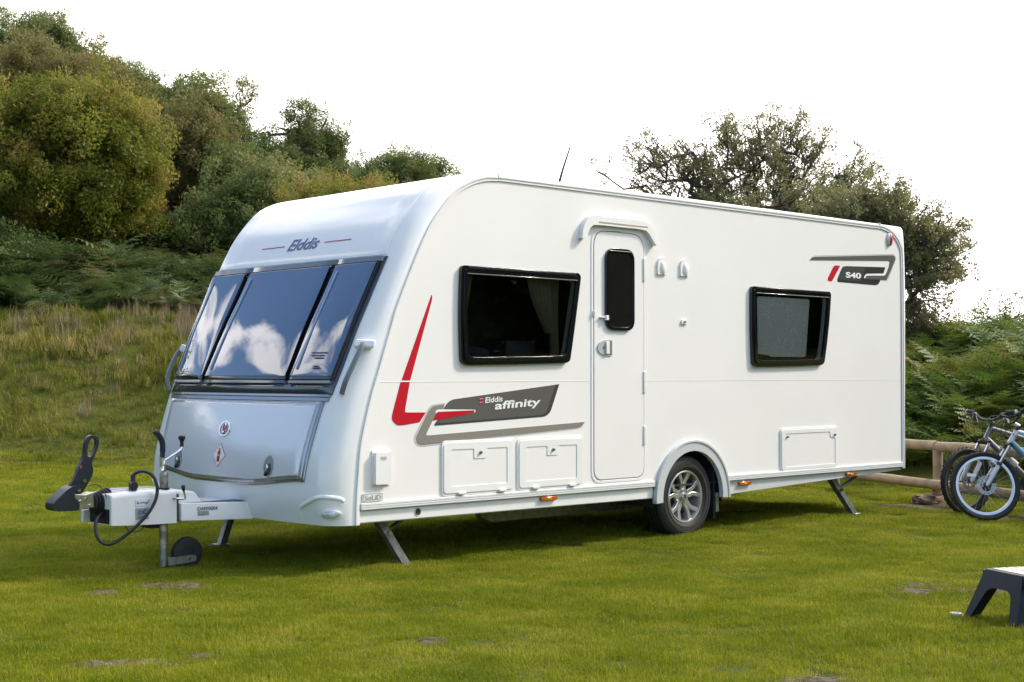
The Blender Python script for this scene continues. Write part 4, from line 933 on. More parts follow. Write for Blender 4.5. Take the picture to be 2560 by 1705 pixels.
# wheels --------------------------------------------------------------
def make_wheel(face):
    """face -1: outer face toward -y"""
    r_ = bpy.data.objects.new('wheel', None); COL.objects.link(r_); r_.parent = van
    TR, RR, HW = .312, .198, .095
    prof = [(RR - .008, -HW * .80), (RR + .012, -HW * .96), (RR + .045, -HW * 1.02), (TR - .040, -HW * 1.0), (TR - .018, -HW * .93), (TR - .006, -HW * .80)]
    for g_ in (-.55, -.18, .18, .55):
        prof += [(TR, HW * (g_ - .14)), (TR - .008, HW * (g_ - .12)) if False else (TR, HW * (g_ - .08)), (TR - .008, HW * (g_ - .06)), (TR - .008, HW * (g_ + .02)), (TR, HW * (g_ + .04))]
    prof += [(TR - .006, HW * .80), (TR - .018, HW * .93), (TR - .040, HW), (RR + .045, HW * 1.02), (RR + .012, HW * .96), (RR - .008, HW * .8)]
    MB().lathe(prof, n=72).build('tyre', RUB, r_, smooth=30)
    for rr_ in (RR + .028, TR - .05): MB().lathe([(rr_, -HW * 1.0), (rr_ + .002, -HW * 1.035), (rr_ + .004, -HW * 1.0)], n=72).build('sidewall_ring', RUB, r_)
    rim_ = MB().lathe([(RR + .002, -HW * .86), (RR - .004, -HW * .93), (RR - .014, -HW * .90), (RR - .018, -HW * .70), (RR - .03, HW * .1), (RR - .03, HW * .8)], n=72).build('rim', ALLOY, r_)
    MB().lathe([(0, .02), (RR - .03, .02)], n=48).build('brake_drum', mat('dark_metal', (.04, .04, .042), .5, metal=.6), r_)
    MB().lathe([(0, .0), (.10, .0), (.11, .02)], n=32).build('hub_disc', mat('hub_metal', (.10, .10, .10), .5, metal=.6), r_)  # dark grey metal disc behind the hub and spokes
    for k in range(5):
        a0 = 90 + 72 * k
        for sg in (-1, 1):
            a1 = R(a0 + sg * 7); a2 = R(a0 + sg * 17.5)
            def pt(rad, ang, wv, yy):
                c, s = math.cos(ang), math.sin(ang); t = (-s, c)
                return [(c * rad - t[0] * wv, yy, s * rad - t[1] * wv), (c * rad + t[0] * wv, yy, s * rad + t[1] * wv)]
            A = pt(.045, R(a0 + sg * 16), .016, -.060); B = pt(.115, a1 + (a2 - a1) * .25, .0150, -.064); C_ = pt(.184, a2, .0165, -.078)
            A2 = pt(.045, R(a0 + sg * 16), .016, -.030); B2 = pt(.115, a1 + (a2 - a1) * .25, .015, -.034); C2 = pt(.184, a2, .018, -.045)
            sp = MB(); sp.add(A + B + C_ + A2 + B2 + C2, [(0, 1, 3, 2), (2, 3, 5, 4), (0, 2, 8, 6), (2, 4, 10, 8), (1, 7, 9, 3), (3, 9, 11, 5), (4, 5, 11, 10)]); sp.build('spoke', ALLOY, rim_, smooth=25, bevel=.003)
    MB().lathe([(0, -.066), (.058, -.062), (.066, -.050), (.066, -.02)], n=40).build('hub', ALLOY, rim_)
    MB().lathe([(0, -.080), (.026, -.079), (.031, -.073), (.031, -.06)], n=32).build('centre_cap', mat('cap_silver', (.45, .45, .46), .3, metal=.6), rim_)
    cm = MB()
    for a, b_, c, d in ((-.013, .013, .006, .009), (-.013, .013, -.009, -.006), (-.003, .003, -.016, .016), (-.013, -.010, -.012, .012), (.010, .013, -.012, .012)): cm.box((a, -.0812, c), (b_, -.0792, d))
    cm.build('cap_mark', INK, rim_)
    for k in range(5):
        a = R(90 + 36 + 72 * k); MB().lathe([(0, -.060), (.0095, -.060), (.0115, -.066)], (.047 * math.cos(a), 0, .047 * math.sin(a)), n=14).build('bolt_hole', INK, rim_)
    return r_
wl = make_wheel(-1); wl.location = (3.095, .118, .289)
def copytree(o, parent):
    c = o.copy(); COL.objects.link(c); c.parent = parent
    for ch in list(o.children): copytree(ch, c)
    return c
w2 = copytree(wl, van); w2.location = (3.095, WD - .118, .289); w2.rotation_euler = (0, 0, PI)
# arch moulding
def archband(r0_, r1_, y0, y1): return MB().prism(arc(r1_, -3, 183, 40) + arc(r0_, 183, -3, 40), y0, y1)
ar = archband(.352, .428, -.020, .02).build('wheel_arch', mat('grey_arch', (.55, .565, .59), .3, coat=.3), van, bevel=.010, bseg=3)
archband(.418, .434, -.027, .0).build('arch_lip', MATS['grey_arch'], ar, bevel=.004)
# wheel box
MB().prism(arc(.398, 0, 180, 30), .36, .37).build('wheel_box', UNDER, van); mb = MB(); a_ = arc(.398, -8, 188, 30)
mb.add([(p[0], .03, p[1]) for p in a_] + [(p[0], .36, p[1]) for p in a_], [(i, i + 1, i + 1 + len(a_), i + len(a_)) for i in range(len(a_) - 1)]); mb.build('wheel_box', UNDER, van)
MB().box((3.425, .03, .10), (3.435, .24, .50)).build('mud_flap', PLB, van)
MB().box((3.44, .02, .155), (3.475, .2, .30)).build('axle_bracket', GALV, van)
MB().tube([(3.42, .30, .215), (3.60, .30, .205)], .022, 12).build('jack_point', GALV, van); MB().tube([(3.59, .30, .205), (3.63, .30, .205)], .035, 8).build('jack_point_cap', LGREY, van)
# underframe -----------------------------------------------------------
MB().box((-.12, .05, .372), (6.05, WD - .05, .385)).build('floor', UNDER, van)
for y_ in (.55, 1.65):
    MB().prism([(1.45, .372), (1.45, .21), (1.55, .17), (3.6, .17), (5.95, .33), (5.95, .372)], y_ - .03, y_ + .03).build('chassis_rail', GALV, van, smooth=0)
    MB().prism([(-.06, .372), (-.06, .31), (1.5, .25), (1.5, .372)], y_ - .03, y_ + .03).build('chassis_rail', GALV, van, smooth=0)
MB().tube([(3.095, .15, .27), (3.095, WD - .15, .27)], .05, 12).build('axle', mat('axle_steel', (.12, .12, .12), .5, metal=.7), van)
MB().box((.9, .5, .24), (1.45, 1.7, .372)).build('under_tank', mat('tank_white', (.5, .5, .49), .5), van, bevel=.02)
# side wall top gutter / rear panel seam
xbox('rear_seam', 6.118, 6.1205, .40, 2.48, -.002, .06, SHAD) if False else None

# steadies ----------------------------------------------------------------
def steady(top, foot, br, w_=.026, parent=van):
    t = Vector(top); f_ = Vector(foot); d = (f_ - t).normalized(); s = d.cross(Vector((0, 1, 0))).normalized(); u = Vector((0, 1, 0))
    mb_ = MB(); P_ = [t, f_]
    for (o0, o1, q0, q1) in ((-w_, w_, -w_, -w_ + .006), (-w_, -w_ + .006, -w_, w_), (w_ - .006, w_, -w_, w_)):
        v = []
        for p in P_:
            v += [p + s * o0 + u * q0, p + s * o1 + u * q0, p + s * o1 + u * q1, p + s * o0 + u * q1]
        mb_.add(v, [(0, 1, 2, 3), (7, 6, 5, 4), (0, 1, 5, 4), (1, 2, 6, 5), (2, 3, 7, 6), (3, 0, 4, 7)])
    l_ = mb_.build('corner_steady', GALV, parent, smooth=0, bevel=.003)
    MB().box((foot[0] - .05, foot[1] - .05, -.005), (foot[0] + .04, foot[1] + .05, .014)).build('foot_plate', GALV, l_, bevel=.004)
    m_ = t.lerp(f_, .42); MB().tube([m_, Vector(br)], .013, 8).build('brace', GALV, l_)
    MB().tube([m_ - u * .05, m_ + u * .05], .014, 8).build('pivot_bolt', CHROME, l_)
steady((.235, .20, .37), (.455, .135, .005), (.66, .25, .36)); steady((5.12, .16, .38), (5.395, .07, .005), (5.72, .16, .37))
steady((.36, 1.95, .36), (.165, 1.85, .005), (.6, 1.95, .36)); steady((5.12, 2.04, .38), (5.395, 2.10, .005), (5.72, 2.04, .37))

# drawbar, hitch and cover -------------------------------------------------
Y0 = 1.10
# A-frame members splaying back under the body
for sg in (-1, 1):
    a = Y0 + sg * .07; b_ = Y0 + sg * .22
    MB().hexa([(-1.05, a - .02, .30), (.3, b_ - .02, .29), (.3, b_ + .02, .29), (-1.05, a + .02, .30), (-1.05, a - .02, .37), (.3, b_ - .02, .37), (.3, b_ + .02, .37), (-1.05, a + .02, .37)]).build('drawbar_member', GALV, van, smooth=0)
# hood over the coupling: front section
def hood(name, sec, m, **k):
    """sec: list of (x, y_near, y_far, z_bottom, z_top, r)"""
    mb_ = MB(); v = []; n_ = None
    for x, ya, yb, zb_, zt_, r_ in sec:
        pl = rpoly([(ya, zb_), (ya + .006, zt_), (yb - .006, zt_), (yb, zb_)], [0, r_, r_, 0], 6); n_ = len(pl); v += [(x, p[0], p[1]) for p in pl]
    f = [(i * n_ + j, i * n_ + j + 1, (i + 1) * n_ + j + 1, (i + 1) * n_ + j) for i in range(len(sec) - 1) for j in range(n_ - 1)]
    f.append(tuple(range(n_ - 1, -1, -1)))
    mb_.add(v, f); return mb_.build(name, m, van, smooth=35, bevel=.006, **k)
hd_ = hood('drawbar_hood', [(-1.155, .945, 1.255, .305, .490, .03), (-1.06, .94, 1.26, .300, .503, .035), (-.90, .935, 1.265, .295, .505, .035), (-.72, .93, 1.27, .293, .500, .035), (-.718, .945, 1.255, .30, .49, .03)], GEL)
MB().box((-1.04, 1.0, .500), (-.78, 1.2, .512)).build('hood_top_step', GEL, hd_, bevel=.006)
h2_ = hood('hood_rear', [(-.690, .93, 1.27, .305, .412, .008), (-.5, .885, 1.315, .30, .410, .008), (-.24, .82, 1.38, .295, .404, .008)], GEL)
MB().hexa([(-.70, 1.0, .40), (-.50, .985, .40), (-.50, 1.21, .40), (-.70, 1.20, .40), (-.70, 1.01, .498), (-.55, 1.0, .475), (-.55, 1.19, .475), (-.70, 1.19, .498)]).build('rear_hump', GEL, h2_, bevel=.02, bseg=4)
MB().add([(-.68, .945, .4135), (-.24, .84, .4075), (-.30, .95, .4145)], [(0, 1, 2)]).build('black_seal', PLB, h2_, smooth=0)
MB().box((-.716, .96, .30), (-.692, 1.24, .47)).build('hood_gap', mat('dull_brass_steel', (.12, .12, .09), .5, metal=.5), hd_)
MB().box((-.86, 1.0, .262), (-.76, 1.12, .300)).build('hood_under_bracket', PLB, hd_)
# stickers on the near face of the hood (face runs y .945 -> .93)
def hy(x): return .94 - (x + 1.06) * (.01 / .34) - .0015
def ntext(s, x0, z0, h, wdt, yf, m, parent, bold=0., off=0.):
    v, f = textmesh(s, h, bold, 0, wdt); return MB().add([(x0 + a, yf(x0 + a) - off, z0 + b_) for a, b_ in v], f).build('lettering', m, parent, smooth=0, fix=False)
def nplate(name, x0, x1, z0, z1, yf, m, parent, off=.001):
    return MB().hexa([(x0, yf(x0) - off, z0), (x1, yf(x1) - off, z0), (x1, yf(x1) + .004, z0), (x0, yf(x0) + .004, z0), (x0, yf(x0) - off, z1), (x1, yf(x1) - off, z1), (x1, yf(x1) + .004, z1), (x0, yf(x0) + .004, z1)]).build(name, m, parent, smooth=0)
hy2 = lambda x: .936 - (x + .90) * .02 - .0015
s1 = nplate('approval_sticker', -1.000, -.908, .412, .452, hy2, mat('sticker_white', (.72, .75, .80), .4), hd_)
ntext('APPROVED', -.972, .426, .011, .045, hy2, BLUP, s1, .01, off=.0022); MB().tube([(-.935, hy2(-.935) - .004, .434), (-.928, hy2(-.928) - .004, .424), (-.912, hy2(-.912) - .004, .450)], .0028, 5).build('tick_mark', mat('tick_blue', (.03, .22, .50), .4), s1)
MB().add([(-.995, hy2(-.99) - .003, .432), (-.986, hy2(-.99) - .003, .424), (-.977, hy2(-.98) - .003, .432), (-.986, hy2(-.98) - .003, .440)], [(0, 1, 2, 3)]).build('sticker_logo', MATS['tick_blue'], s1, smooth=0)
s2 = nplate('maker_sticker', -1.000, -.912, .330, .400, hy2, mat('sticker_silver', (.42, .44, .48), .35, metal=.4), hd_)
ntext('iDC', -.985, .362, .026, .052, hy2, BLUP, s2, .03, off=.0022); nplate('sticker_strip', -.987, -.93, .340, .352, hy2, mat('strip_grey', (.22, .24, .30), .5), s2, off=.002)
ry2 = lambda x: .93 - (x + .69) * (.11 / .45) - .0008 + (.045 / .25 * 0)
sp2 = lambda x: ry2(x) - .0012
ntext('DAFF0004', -.592, .363, .022, .125, sp2, INK, h2_, .012, off=.002)
mb = MB(); rr_ = random.Random(3)
for row in range(5):
    x_ = -.590
    while x_ < -.522:
        w_ = rr_.choice((.001, .0015, .0025)); z_ = .331 + row * .0058; mb.add([(x_, sp2(x_) - .002, z_), (x_ + w_, sp2(x_) - .002, z_), (x_ + w_, sp2(x_) - .002, z_ + .005), (x_, sp2(x_) - .002, z_ + .005)], [(0, 1, 2, 3)]); x_ += w_ + rr_.choice((.0008, .0015))
mb.build('barcode', INK, h2_, smooth=0, fix=False)
# coupling head: gaiter, drawtube, stabiliser handle and snout
gp = []
for k in range(6):
    x_ = -1.205 + k * .018; rr2 = .050 + k * .006; gp += [(rr2, x_), (rr2 + .012, x_ + .006), (rr2 + .012, x_ + .010), (rr2, x_ + .016)]
MB().lathe([(.03, -1.215)] + gp + [(.03, -1.098)], (0, Y0, .430), axis='x', n=28).build('gaiter', RUB, van, smooth=50)
hitch = bpy.data.objects.new('hitch_head', None); COL.objects.link(hitch); hitch.parent = van
MB().tube([(-1.35, Y0, .445), (-1.18, Y0, .440)], .032, 16).build('coupling_tube', mat('bright_zinc', (.52, .53, .45), .3, metal=.85, var=.2, vscale=30), hitch)
MB().prism([(-1.345, .500), (-1.265, .492), (-1.215, .505), (-1.208, .41), (-1.30, .402), (-1.345, .42)], Y0 - .040, Y0 + .040).build('coupling_plate', MATS['bright_zinc'], hitch, bevel=.004)
for p in ((-1.262, .465, .012), (-1.24, .425, .009), (-1.30, .455, .008)): MB().lathe([(0, -.048), (p[2], -.046), (p[2], -.038)], (p[0], Y0, p[1]), n=12).build('bolt_head', CHROME, hitch)
sn = MB().prism(rpoly([(-1.352, .548), (-1.385, .532), (-1.450, .478), (-1.478, .448), (-1.474, .412), (-1.45, .402), (-1.315, .400), (-1.308, .43), (-1.318, .458), (-1.345, .480), (-1.338, .515), (-1.298, .548)], [.01, .03, .04, .03, .02, .01, .01, .02, .02, .02, .02, .01]), Y0 - .055, Y0 + .055).build('hitch_snout', NAVYP, hitch, bevel=.018, bseg=4)
MB().box((-1.42, Y0 - .03, .512), (-1.385, Y0 + .03, .522)).build('snout_slot', PLB, hitch) if False else None
# handle with loop: outline plus hole
hp = cr([(-1.352, .545), (-1.320, .60), (-1.298, .655), (-1.275, .700), (-1.262, .745), (-1.256, .80), (-1.240, .838), (-1.205, .848), (-1.172, .830), (-1.168, .790), (-1.185, .745), (-1.205, .700), (-1.213, .670), (-1.203, .640), (-1.212, .600), (-1.235, .560), (-1.262, .52), (-1.285, .495), (-1.312, .500), (-1.318, .525)], 4, True)
hh = cr([(-1.243, .728), (-1.238, .785), (-1.222, .822), (-1.200, .830), (-1.185, .812), (-1.190, .775), (-1.206, .735), (-1.224, .716)], 4, True)
hn = MB().prism([tuple(p) for p in hp], Y0 - .016, Y0 + .016, [[tuple(p) for p in hh]]).build('stabiliser_handle', NAVYP, hitch, smooth=35, bevel=.006, bseg=3)
for p, r_ in (((-1.262, .575), .0125), ((-1.298, .520), .0145)): MB().lathe([(0, -.024), (r_ * .8, -.023), (r_, -.014)], (p[0], Y0, p[1]), n=16).build('rivet', CHROME, hn)
xbox('wear_indicator', -1.293, -1.280, .648, .668, Y0 - .0185, Y0 - .014, CHROME, hn); xbox('indicator_red', -1.293, -1.285, .648, .656, Y0 - .0195, Y0 - .0175, RED, hn)
for k in range(3): MB().tube([(-1.345 + k * .014, Y0 - .017, .600 + k * .006), (-1.334 + k * .014, Y0 - .017, .578 + k * .006), (-1.322 + k * .014, Y0 - .017, .580 + k * .006)], .0022, 5).build('handle_rib', PLB, hn)
MB().tube(cr([(-1.235, Y0 - .03, .545), (-1.20, Y0 - .05, .55), (-1.17, Y0 - .07, .52), (-1.15, Y0 - .10, .45), (-1.14, Y0 - .10, .38), (-1.13, Y0 - .09, .345)], 5), .0028, 6).build('breakaway_cable', CAB, hitch)
# far edge of the hood seen beneath the gaiter
MB().prism([(-1.20, .385), (-1.155, .385), (-1.155, .305), (-1.20, .31)], 1.22, 1.255).build('hood_cheek', GEL, hd_, bevel=.004); MB().box((-1.156, .97, .31), (-1.150, 1.22, .40)).build('hood_mouth', DARK, hd_)
# handbrake lever
hbk = MB().tube(cr([(-.717, 1.08, .50), (-.716, 1.08, .575), (-.745, 1.08, .63), (-.748, 1.08, .70)], 5), .011, 10).build('handbrake_lever', CHROME, van)
MB().tube(cr([(-.742, 1.08, .692), (-.738, 1.08, .735), (-.742, 1.08, .79), (-.768, 1.08, .835), (-.800, 1.08, .862)], 5), [.016] * 5 + [.018] * 12 + [.018, .017, .016, .012], 12).build('handbrake_grip', NAVYP, hbk)
# jockey wheel with clamp and crank
jk = bpy.data.objects.new('jockey_wheel', None); COL.objects.link(jk); jk.parent = van
JY = .985; WORN = mat('worn_zinc', (.46, .44, .40), .4, metal=.8, var=.45, vscale=22, col2=(.22, .19, .16))
MB().tube([(-.782, JY, .14), (-.782, JY, .598)], .0265, 20).build('outer_tube', WORN, jk); MB().lathe([(.0, .612), (.020, .610), (.028, .598), (.028, .590)], (-.782, JY, 0), axis='z', n=20).build('tube_cap', WORN, jk)
MB().tube([(-.782, JY, .025), (-.782, JY, .2)], .023, 16).build('inner_tube', GALV, jk)
for a in (-.027, .027):
    MB().prism(rpoly([(-.765, .080), (-.765, .028), (-.568, .040), (-.568, .082)], [.005, .005, .02, .02]), JY + a - .004, JY + a + .004).build('wheel_fork', GALV, jk, bevel=.001)
jt = MB().lathe([(.03, -.022), (.085, -.024), (.100, -.020), (.104, 0), (.100, .020), (.085, .024), (.03, .022)], (-.620, JY, .103 - .03), n=40).build('tyre', RUB, jk); jt.location = (0, 0, .02); MB().lathe([(0, -.018), (.06, -.018), (.086, -.012), (.086, .012), (.06, .018), (0, .018)], (-.620, JY, .093), n=30).build('wheel_disc', PLB, jk)
MB().lathe([(0, -.034), (.012, -.034), (.012, .034), (0, .034)], (-.620, JY, .062), n=16).build('axle_bolt', CHROME, jk)
MB().lathe([(.034, .500), (.034, .512), (.0275, .512)], (-.782, JY, 0), axis='z', n=20).build('tube_collar', PLB, jk)
ck = MB().tube(cr([(-.782, JY, .61), (-.782, JY, .645), (-.779, JY, .672), (-.762, JY - .0, .690), (-.675, JY, .738), (-.660, JY, .755), (-.658, JY, .785)], 5), .0065, 10).build('crank', CHROME, jk)
MB().lathe([(0, .832), (.016, .832), (.022, .824), (.022, .812), (.015, .802), (.011, .79), (.012, .762), (0, .762)], (-.658, JY, 0), axis='z', n=16).build('crank_knob', NAVYP, ck)
MB().lathe([(.013, .612), (.013, .628), (.009, .640), (.009, .65), (.0, .65)], (-.782, JY, 0), axis='z', n=6).build('crank_nut', CHROME, ck)
cl = MB().tube(cr([(-.748, .93, .446), (-.712, .88, .444), (-.700, .87, .450), (-.704, .87, .475), (-.710, .87, .498)], 4), .006, 8).build('clamp_handle', CHROME, jk)
MB().tube([(-.709, .87, .492), (-.711, .87, .505), (-.714, .87, .522), (-.716, .87, .532)], [.007, .011, .013, .008], 10).build('clamp_knob', NAVYP, cl)
# electric plug, cable loop
pg = MB().lathe([(0, .600), (.014, .600), (.016, .578), (.013, .574), (.018, .560), (.026, .556), (.026, .51), (.0, .508)], (-.985, 1.0, 0), axis='z', n=16).build('plug', PLB, van)
MB().lathe([(0, -.022), (.026, -.022), (.028, .0)], (-.995, .985, .533), n=16).build('plug_cap', PLB, pg)
PY = .93
MB().tube(cr([(-.985, 1.0, .595), (-.975, .98, .612), (-.940, .95, .622), (-.900, .92, .598), (-.878, .905, .545), (-.876, .90, .490), (-.900, .895, .425), (-.955, .89, .355), (-1.03, .90, .285), (-1.11, .92, .222), (-1.18, .93, .198), (-1.228, .95, .222), (-1.245, .97, .28), (-1.225, 1.0, .335), (-1.18, 1.03, .368), (-1.14, 1.05, .375)], 6), .0105, 10).build('electric_cable', CAB, van)
MB().tube(cr([(-1.06, .96, .30), (-1.03, .95, .262), (-.97, .95, .258), (-.92, .96, .285), (-.88, .97, .30)], 5), .0035, 6).build('brake_cable', CAB, van)
# roof aerial
ae = MB().tube([(2.42, .9, 2.57), (2.47, .9, 2.74)], [.006, .004], 6)
# placed on the roof edge
aer = MB().tube([(1.955, .25, 2.56), (1.960, .25, 2.60)], [.022, .012], 12).build('aerial_base', PLB, van)
MB().tube([(1.960, .25, 2.595), (2.00, .25, 2.70), (2.075, .25, 2.87)], [.010, .008, .005], 6).build('aerial_rod', PLB, aer)
for x_, l_ in ((2.2, .3), (3.6, .45), (4.7, .4)): MB().box((x_, .7, 2.56), (x_ + l_, 1.2, 2.60)).build('roof_light', ABS, van, bevel=.02)

# ---------------------------------------------------------------- fence
TIM = mat('weathered_round_timber', (.34, .25, .16), .8, var=.5, vscale=7, col2=(.22, .17, .12), bump=.25, bscale=25)
fence = empty('rail_fence', (4.04, 13.6, 0), 0, 'low round-timber rail fence running behind the caravan to the right edge', 'fence')
def fp(x, y, z): return (x - 4.04, y - 13.6, z)
line = [(2.96, 17.0), (3.46, 15.35), (4.04, 13.6), (4.62, 11.9), (5.25, 10.2)]
for i, (x, y) in enumerate(line):
    MB().tube([fp(x, y, -.2), fp(x, y, .1), fp(x + .003, y, .3), fp(x, y, .50)], [.052, .049, .047, .046], 16).build('post', TIM, fence)
def wob(a, b_, z, r_, seed):
    rnd = random.Random(seed); A = Vector(a); B_ = Vector(b_); return [fp(*(A.lerp(B_, k / 10)), z + rnd.uniform(-.005, .005)) for k in range(11)], [r_ * rnd.uniform(.95, 1.04) for _ in range(11)]
for seg, (i, j) in enumerate(((0, 2), (2, 4))):
    p, r_ = wob(line[i], line[j], .535, .047, seg); MB().tube(p, r_, 16).build('top_rail', TIM, fence)
    a = [(line[i][0] - .075, line[i][1] - .03), (line[j][0] - .075, line[j][1] - .03)]
    p, r_ = wob(a[0], a[1], .175, .047, seg + 5); MB().tube(p, r_, 16).build('lower_rail', TIM, fence)
# stone by the post
mb = MB().ell((0, 0, .02), (.14, .09, .06), 14, 8); rnd = random.Random(4)
mb.v = [tuple(Vector(p) * (1 + .55 * noise.noise(Vector(p) * 17))) for p in mb.v]
st = mb.build('stone', mat('brown_stone', (.24, .17, .12), .9, var=.5, vscale=20, bump=.6), smooth=0); st.location = (3.88, 13.42, 0.02); tag(st, 'brown jagged stone in the grass beside the fence post', 'stone')

# ---------------------------------------------------------------- bicycles
def make_bike(label, loc, yaw, lean, steer, rimm, frm, forkm, accent=None, rack=.45):
    root = empty('bicycle', loc, 0, label, 'bicycle', 'bicycles leaning on the rail fence')
    root.rotation_mode = 'XYZ'
    M_ = Matrix.Rotation(yaw, 4, 'Z') @ Matrix.Rotation(lean, 4, 'X'); root.rotation_euler = M_.to_euler()
    RW = .292; steer_ax = Vector((math.sin(rack), 0, math.cos(rack))); 
    SM = Matrix.Translation((0, 0, RW)) @ Matrix.Rotation(steer, 4, steer_ax) @ Matrix.Translation((0, 0, -RW))
    def wheel(cx_, M2, disc):
        wr = bpy.data.objects.new('wheel', None); COL.objects.link(wr); wr.parent = root; wr.matrix_basis = M2 @ Matrix.Translation((cx_, 0, RW))
        prof = [(RW - .045, -.012), (RW - .035, -.022), (RW - .015, -.026), (RW - .004, -.018), (RW - .002, 0), (RW - .004, .018), (RW - .015, .026), (RW - .035, .022), (RW - .045, .012)]
        tb = MB().lathe(prof, n=64)
        for k in range(72):
            a = 2 * PI * k / 72
            for yy in ((-.017, .017) if k % 2 else (0,)):
                c, s = math.cos(a), math.sin(a); h = .0035; r0_, r1_ = RW - .006, RW + .003
                q = lambda r_, t, y_: (c * r_ - s * t, y_, s * r_ + c * t)
                tb.hexa([q(r0_, -.006, yy - .006), q(r0_, .006, yy - .006), q(r0_, .006, yy + .006), q(r0_, -.006, yy + .006), q(r1_, -.005, yy - .005), q(r1_, .005, yy - .005), q(r1_, .005, yy + .005), q(r1_, -.005, yy + .005)])
        tb.build('tyre', RUB, wr, fix=False)
        rm_ = MB().lathe([(RW - .046, -.012), (RW - .066, -.011), (RW - .070, 0), (RW - .066, .011), (RW - .046, .012)], n=64).build('rim', rimm, wr)
        sp = MB()
        for k in range(28):
            a = 2 * PI * k / 28; b2 = a + (.5 if k % 4 < 2 else -.5); yy = .025 if k % 2 else -.025
            sp.tube([(.022 * math.cos(b2), yy, .022 * math.sin(b2)), ((RW - .066) * math.cos(a), 0, (RW - .066) * math.sin(a))], .0011, 4, cap=False)
        sp.build('spokes', mat('spoke_steel', (.38, .38, .39), .6, metal=.3), wr, fix=False)
        MB().lathe([(0, -.05), (.010, -.05), (.012, -.035), (.026, -.03), (.018, 0), (.026, .03), (.012, .035), (.010, .05), (0, .05)], n=20).build('hub', PLB, wr)
        if disc:
            hl = [[(.067 * math.cos(a) + .006 * math.cos(t * PI / 3), .067 * math.sin(a) + .006 * math.sin(t * PI / 3)) for t in range(6)] for a in [2 * PI * q / 14 for q in range(14)]]
            inner = [(.050 * math.cos(2 * PI * q / 24), .050 * math.sin(2 * PI * q / 24)) for q in range(24)]
            dd = MB().prism([(.080 * math.cos(2 * PI * q / 36), .080 * math.sin(2 * PI * q / 36)) for q in range(36)], -.036, -.034, [inner] + hl)
            for q in range(6):
                a = q * PI / 3; dd.tube([(.02 * math.cos(a), -.035, .02 * math.sin(a)), (.052 * math.cos(a + .4), -.035, .052 * math.sin(a + .4))], .004, 5)
            dd.build('brake_disc', mat('disc_steel', (.32, .32, .33), .35, metal=.8), wr, smooth=0)
        return wr
    wf_ = wheel(0, SM, True); wheel(.99, Matrix.Identity(4), True)
    # front reflector on spokes
    MB().box((-.15, -.018, .075), (-.075, -.012, .10)).build('reflector', ABS, wf_)
    fk = bpy.data.objects.new('fork', None); COL.objects.link(fk); fk.parent = root; fk.matrix_basis = SM
    ax = steer_ax; D0 = Vector((0, 0, RW))
    for sg in (-1, 1):
        y_ = sg * .062; a = D0 + Vector((0, y_, 0)) - ax * .01; c_ = a + ax * .21; d_ = a + ax * .40
        MB().tube([a, a + ax * .03, c_], [.013, .019, .019], 12).build('lower_leg', forkm, fk); MB().tube([c_, d_], .013, 10).build('stanchion', CHROME, fk)
        MB().tube([c_ - ax * .01, c_ + ax * .02], .021, 12).build('fork_seal', PLB, fk)
    cr_ = D0 + ax * .40
    MB().tube([cr_ + Vector((0, -.062, -.0)), cr_ + Vector((0, 0, .02)), cr_ + Vector((0, .062, -.0))], .020, 10).build('fork_crown', PLB, fk)
    br = D0 + ax * .20; MB().tube(cr([br + Vector((-.02, -.062, 0)), br + Vector((-.045, -.04, .03)), br + Vector((-.045, .04, .03)), br + Vector((-.02, .062, 0))], 4), .009, 8).build('fork_brace', forkm, fk)
    MB().box((-.03 + .05, -.055, RW + .02), (.08, -.030, RW + .085)).build('brake_caliper', PLB, fk, bevel=.006)
    ht0 = cr_ + ax * .03; ht1 = cr_ + ax * .15; st = ht1 + ax * .05
    MB().tube([ht1, st], .019, 12).build('steerer', forkm if False else PLB, fk)
    bc = st + Vector((-.055, 0, .03)); MB().tube([st, bc], .018, 12).build('stem', frm, fk)
    bar = MB().tube(cr([bc + Vector((.03, -.27, .075)), bc + Vector((.02, -.2, .07)), bc + Vector((0, -.09, .01)), bc, bc + Vector((0, .09, .01)), bc + Vector((.02, .2, .07)), bc + Vector((.03, .27, .075))], 5), .0125, 10).build('handlebar', PLB, fk)
    for sg in (-1, 1):
        MB().tube([bc + Vector((.032, sg * .28, .077)), bc + Vector((.023, sg * .185, .070))], .017, 12).build('grip', RUB, fk)
        MB().tube([bc + Vector((.032, sg * .288, .078)), bc + Vector((.032, sg * .279, .077))], .0175, 12).build('grip_end', LGREY, fk)
        MB().tube(cr([bc + Vector((.01, sg * .16, .05)), bc + Vector((-.03, sg * .18, .045)), bc + Vector((-.05, sg * .23, .035)), bc + Vector((-.045, sg * .28, .03))], 4), .006, 6).build('brake_lever', PLB, fk)
        MB().ell(tuple(bc + Vector((.0, sg * .165, .045))), (.03, .025, .022), 12, 6).build('shifter', PLB, fk)
        MB().tube(cr([bc + Vector((-.02, sg * .15, .04)), bc + Vector((-.09, sg * .10, .02)), bc + Vector((-.12, sg * .05, -.10)), bc + Vector((-.07, sg * .04, -.22)), bc + Vector((-.01, sg * .055, -.32))], 5), .003, 5).build('brake_hose', CAB, fk)
        MB().tube(cr([bc + Vector((-.02, sg * .13, .04)), bc + Vector((-.05, sg * .07, -.03)), bc + Vector((.0, sg * .04, -.12)), bc + Vector((.10, sg * .03, -.15))], 5), .0025, 5).build('gear_cable', CAB, fk)
    # main frame
    MB().tube([ht0, ht1], .024, 14).build('head_tube', frm, root)
    bb = Vector((.60, 0, .27)); sc_ = Vector((.735, 0, .62)); ra = Vector((.99, 0, RW))
    MB().tube([ht0 + Vector((.01, 0, .01)), bb], [.026, .024], 12).build('down_tube', accent or frm, root); MB().tube([ht1, sc_], .020, 12).build('top_tube', frm, root)
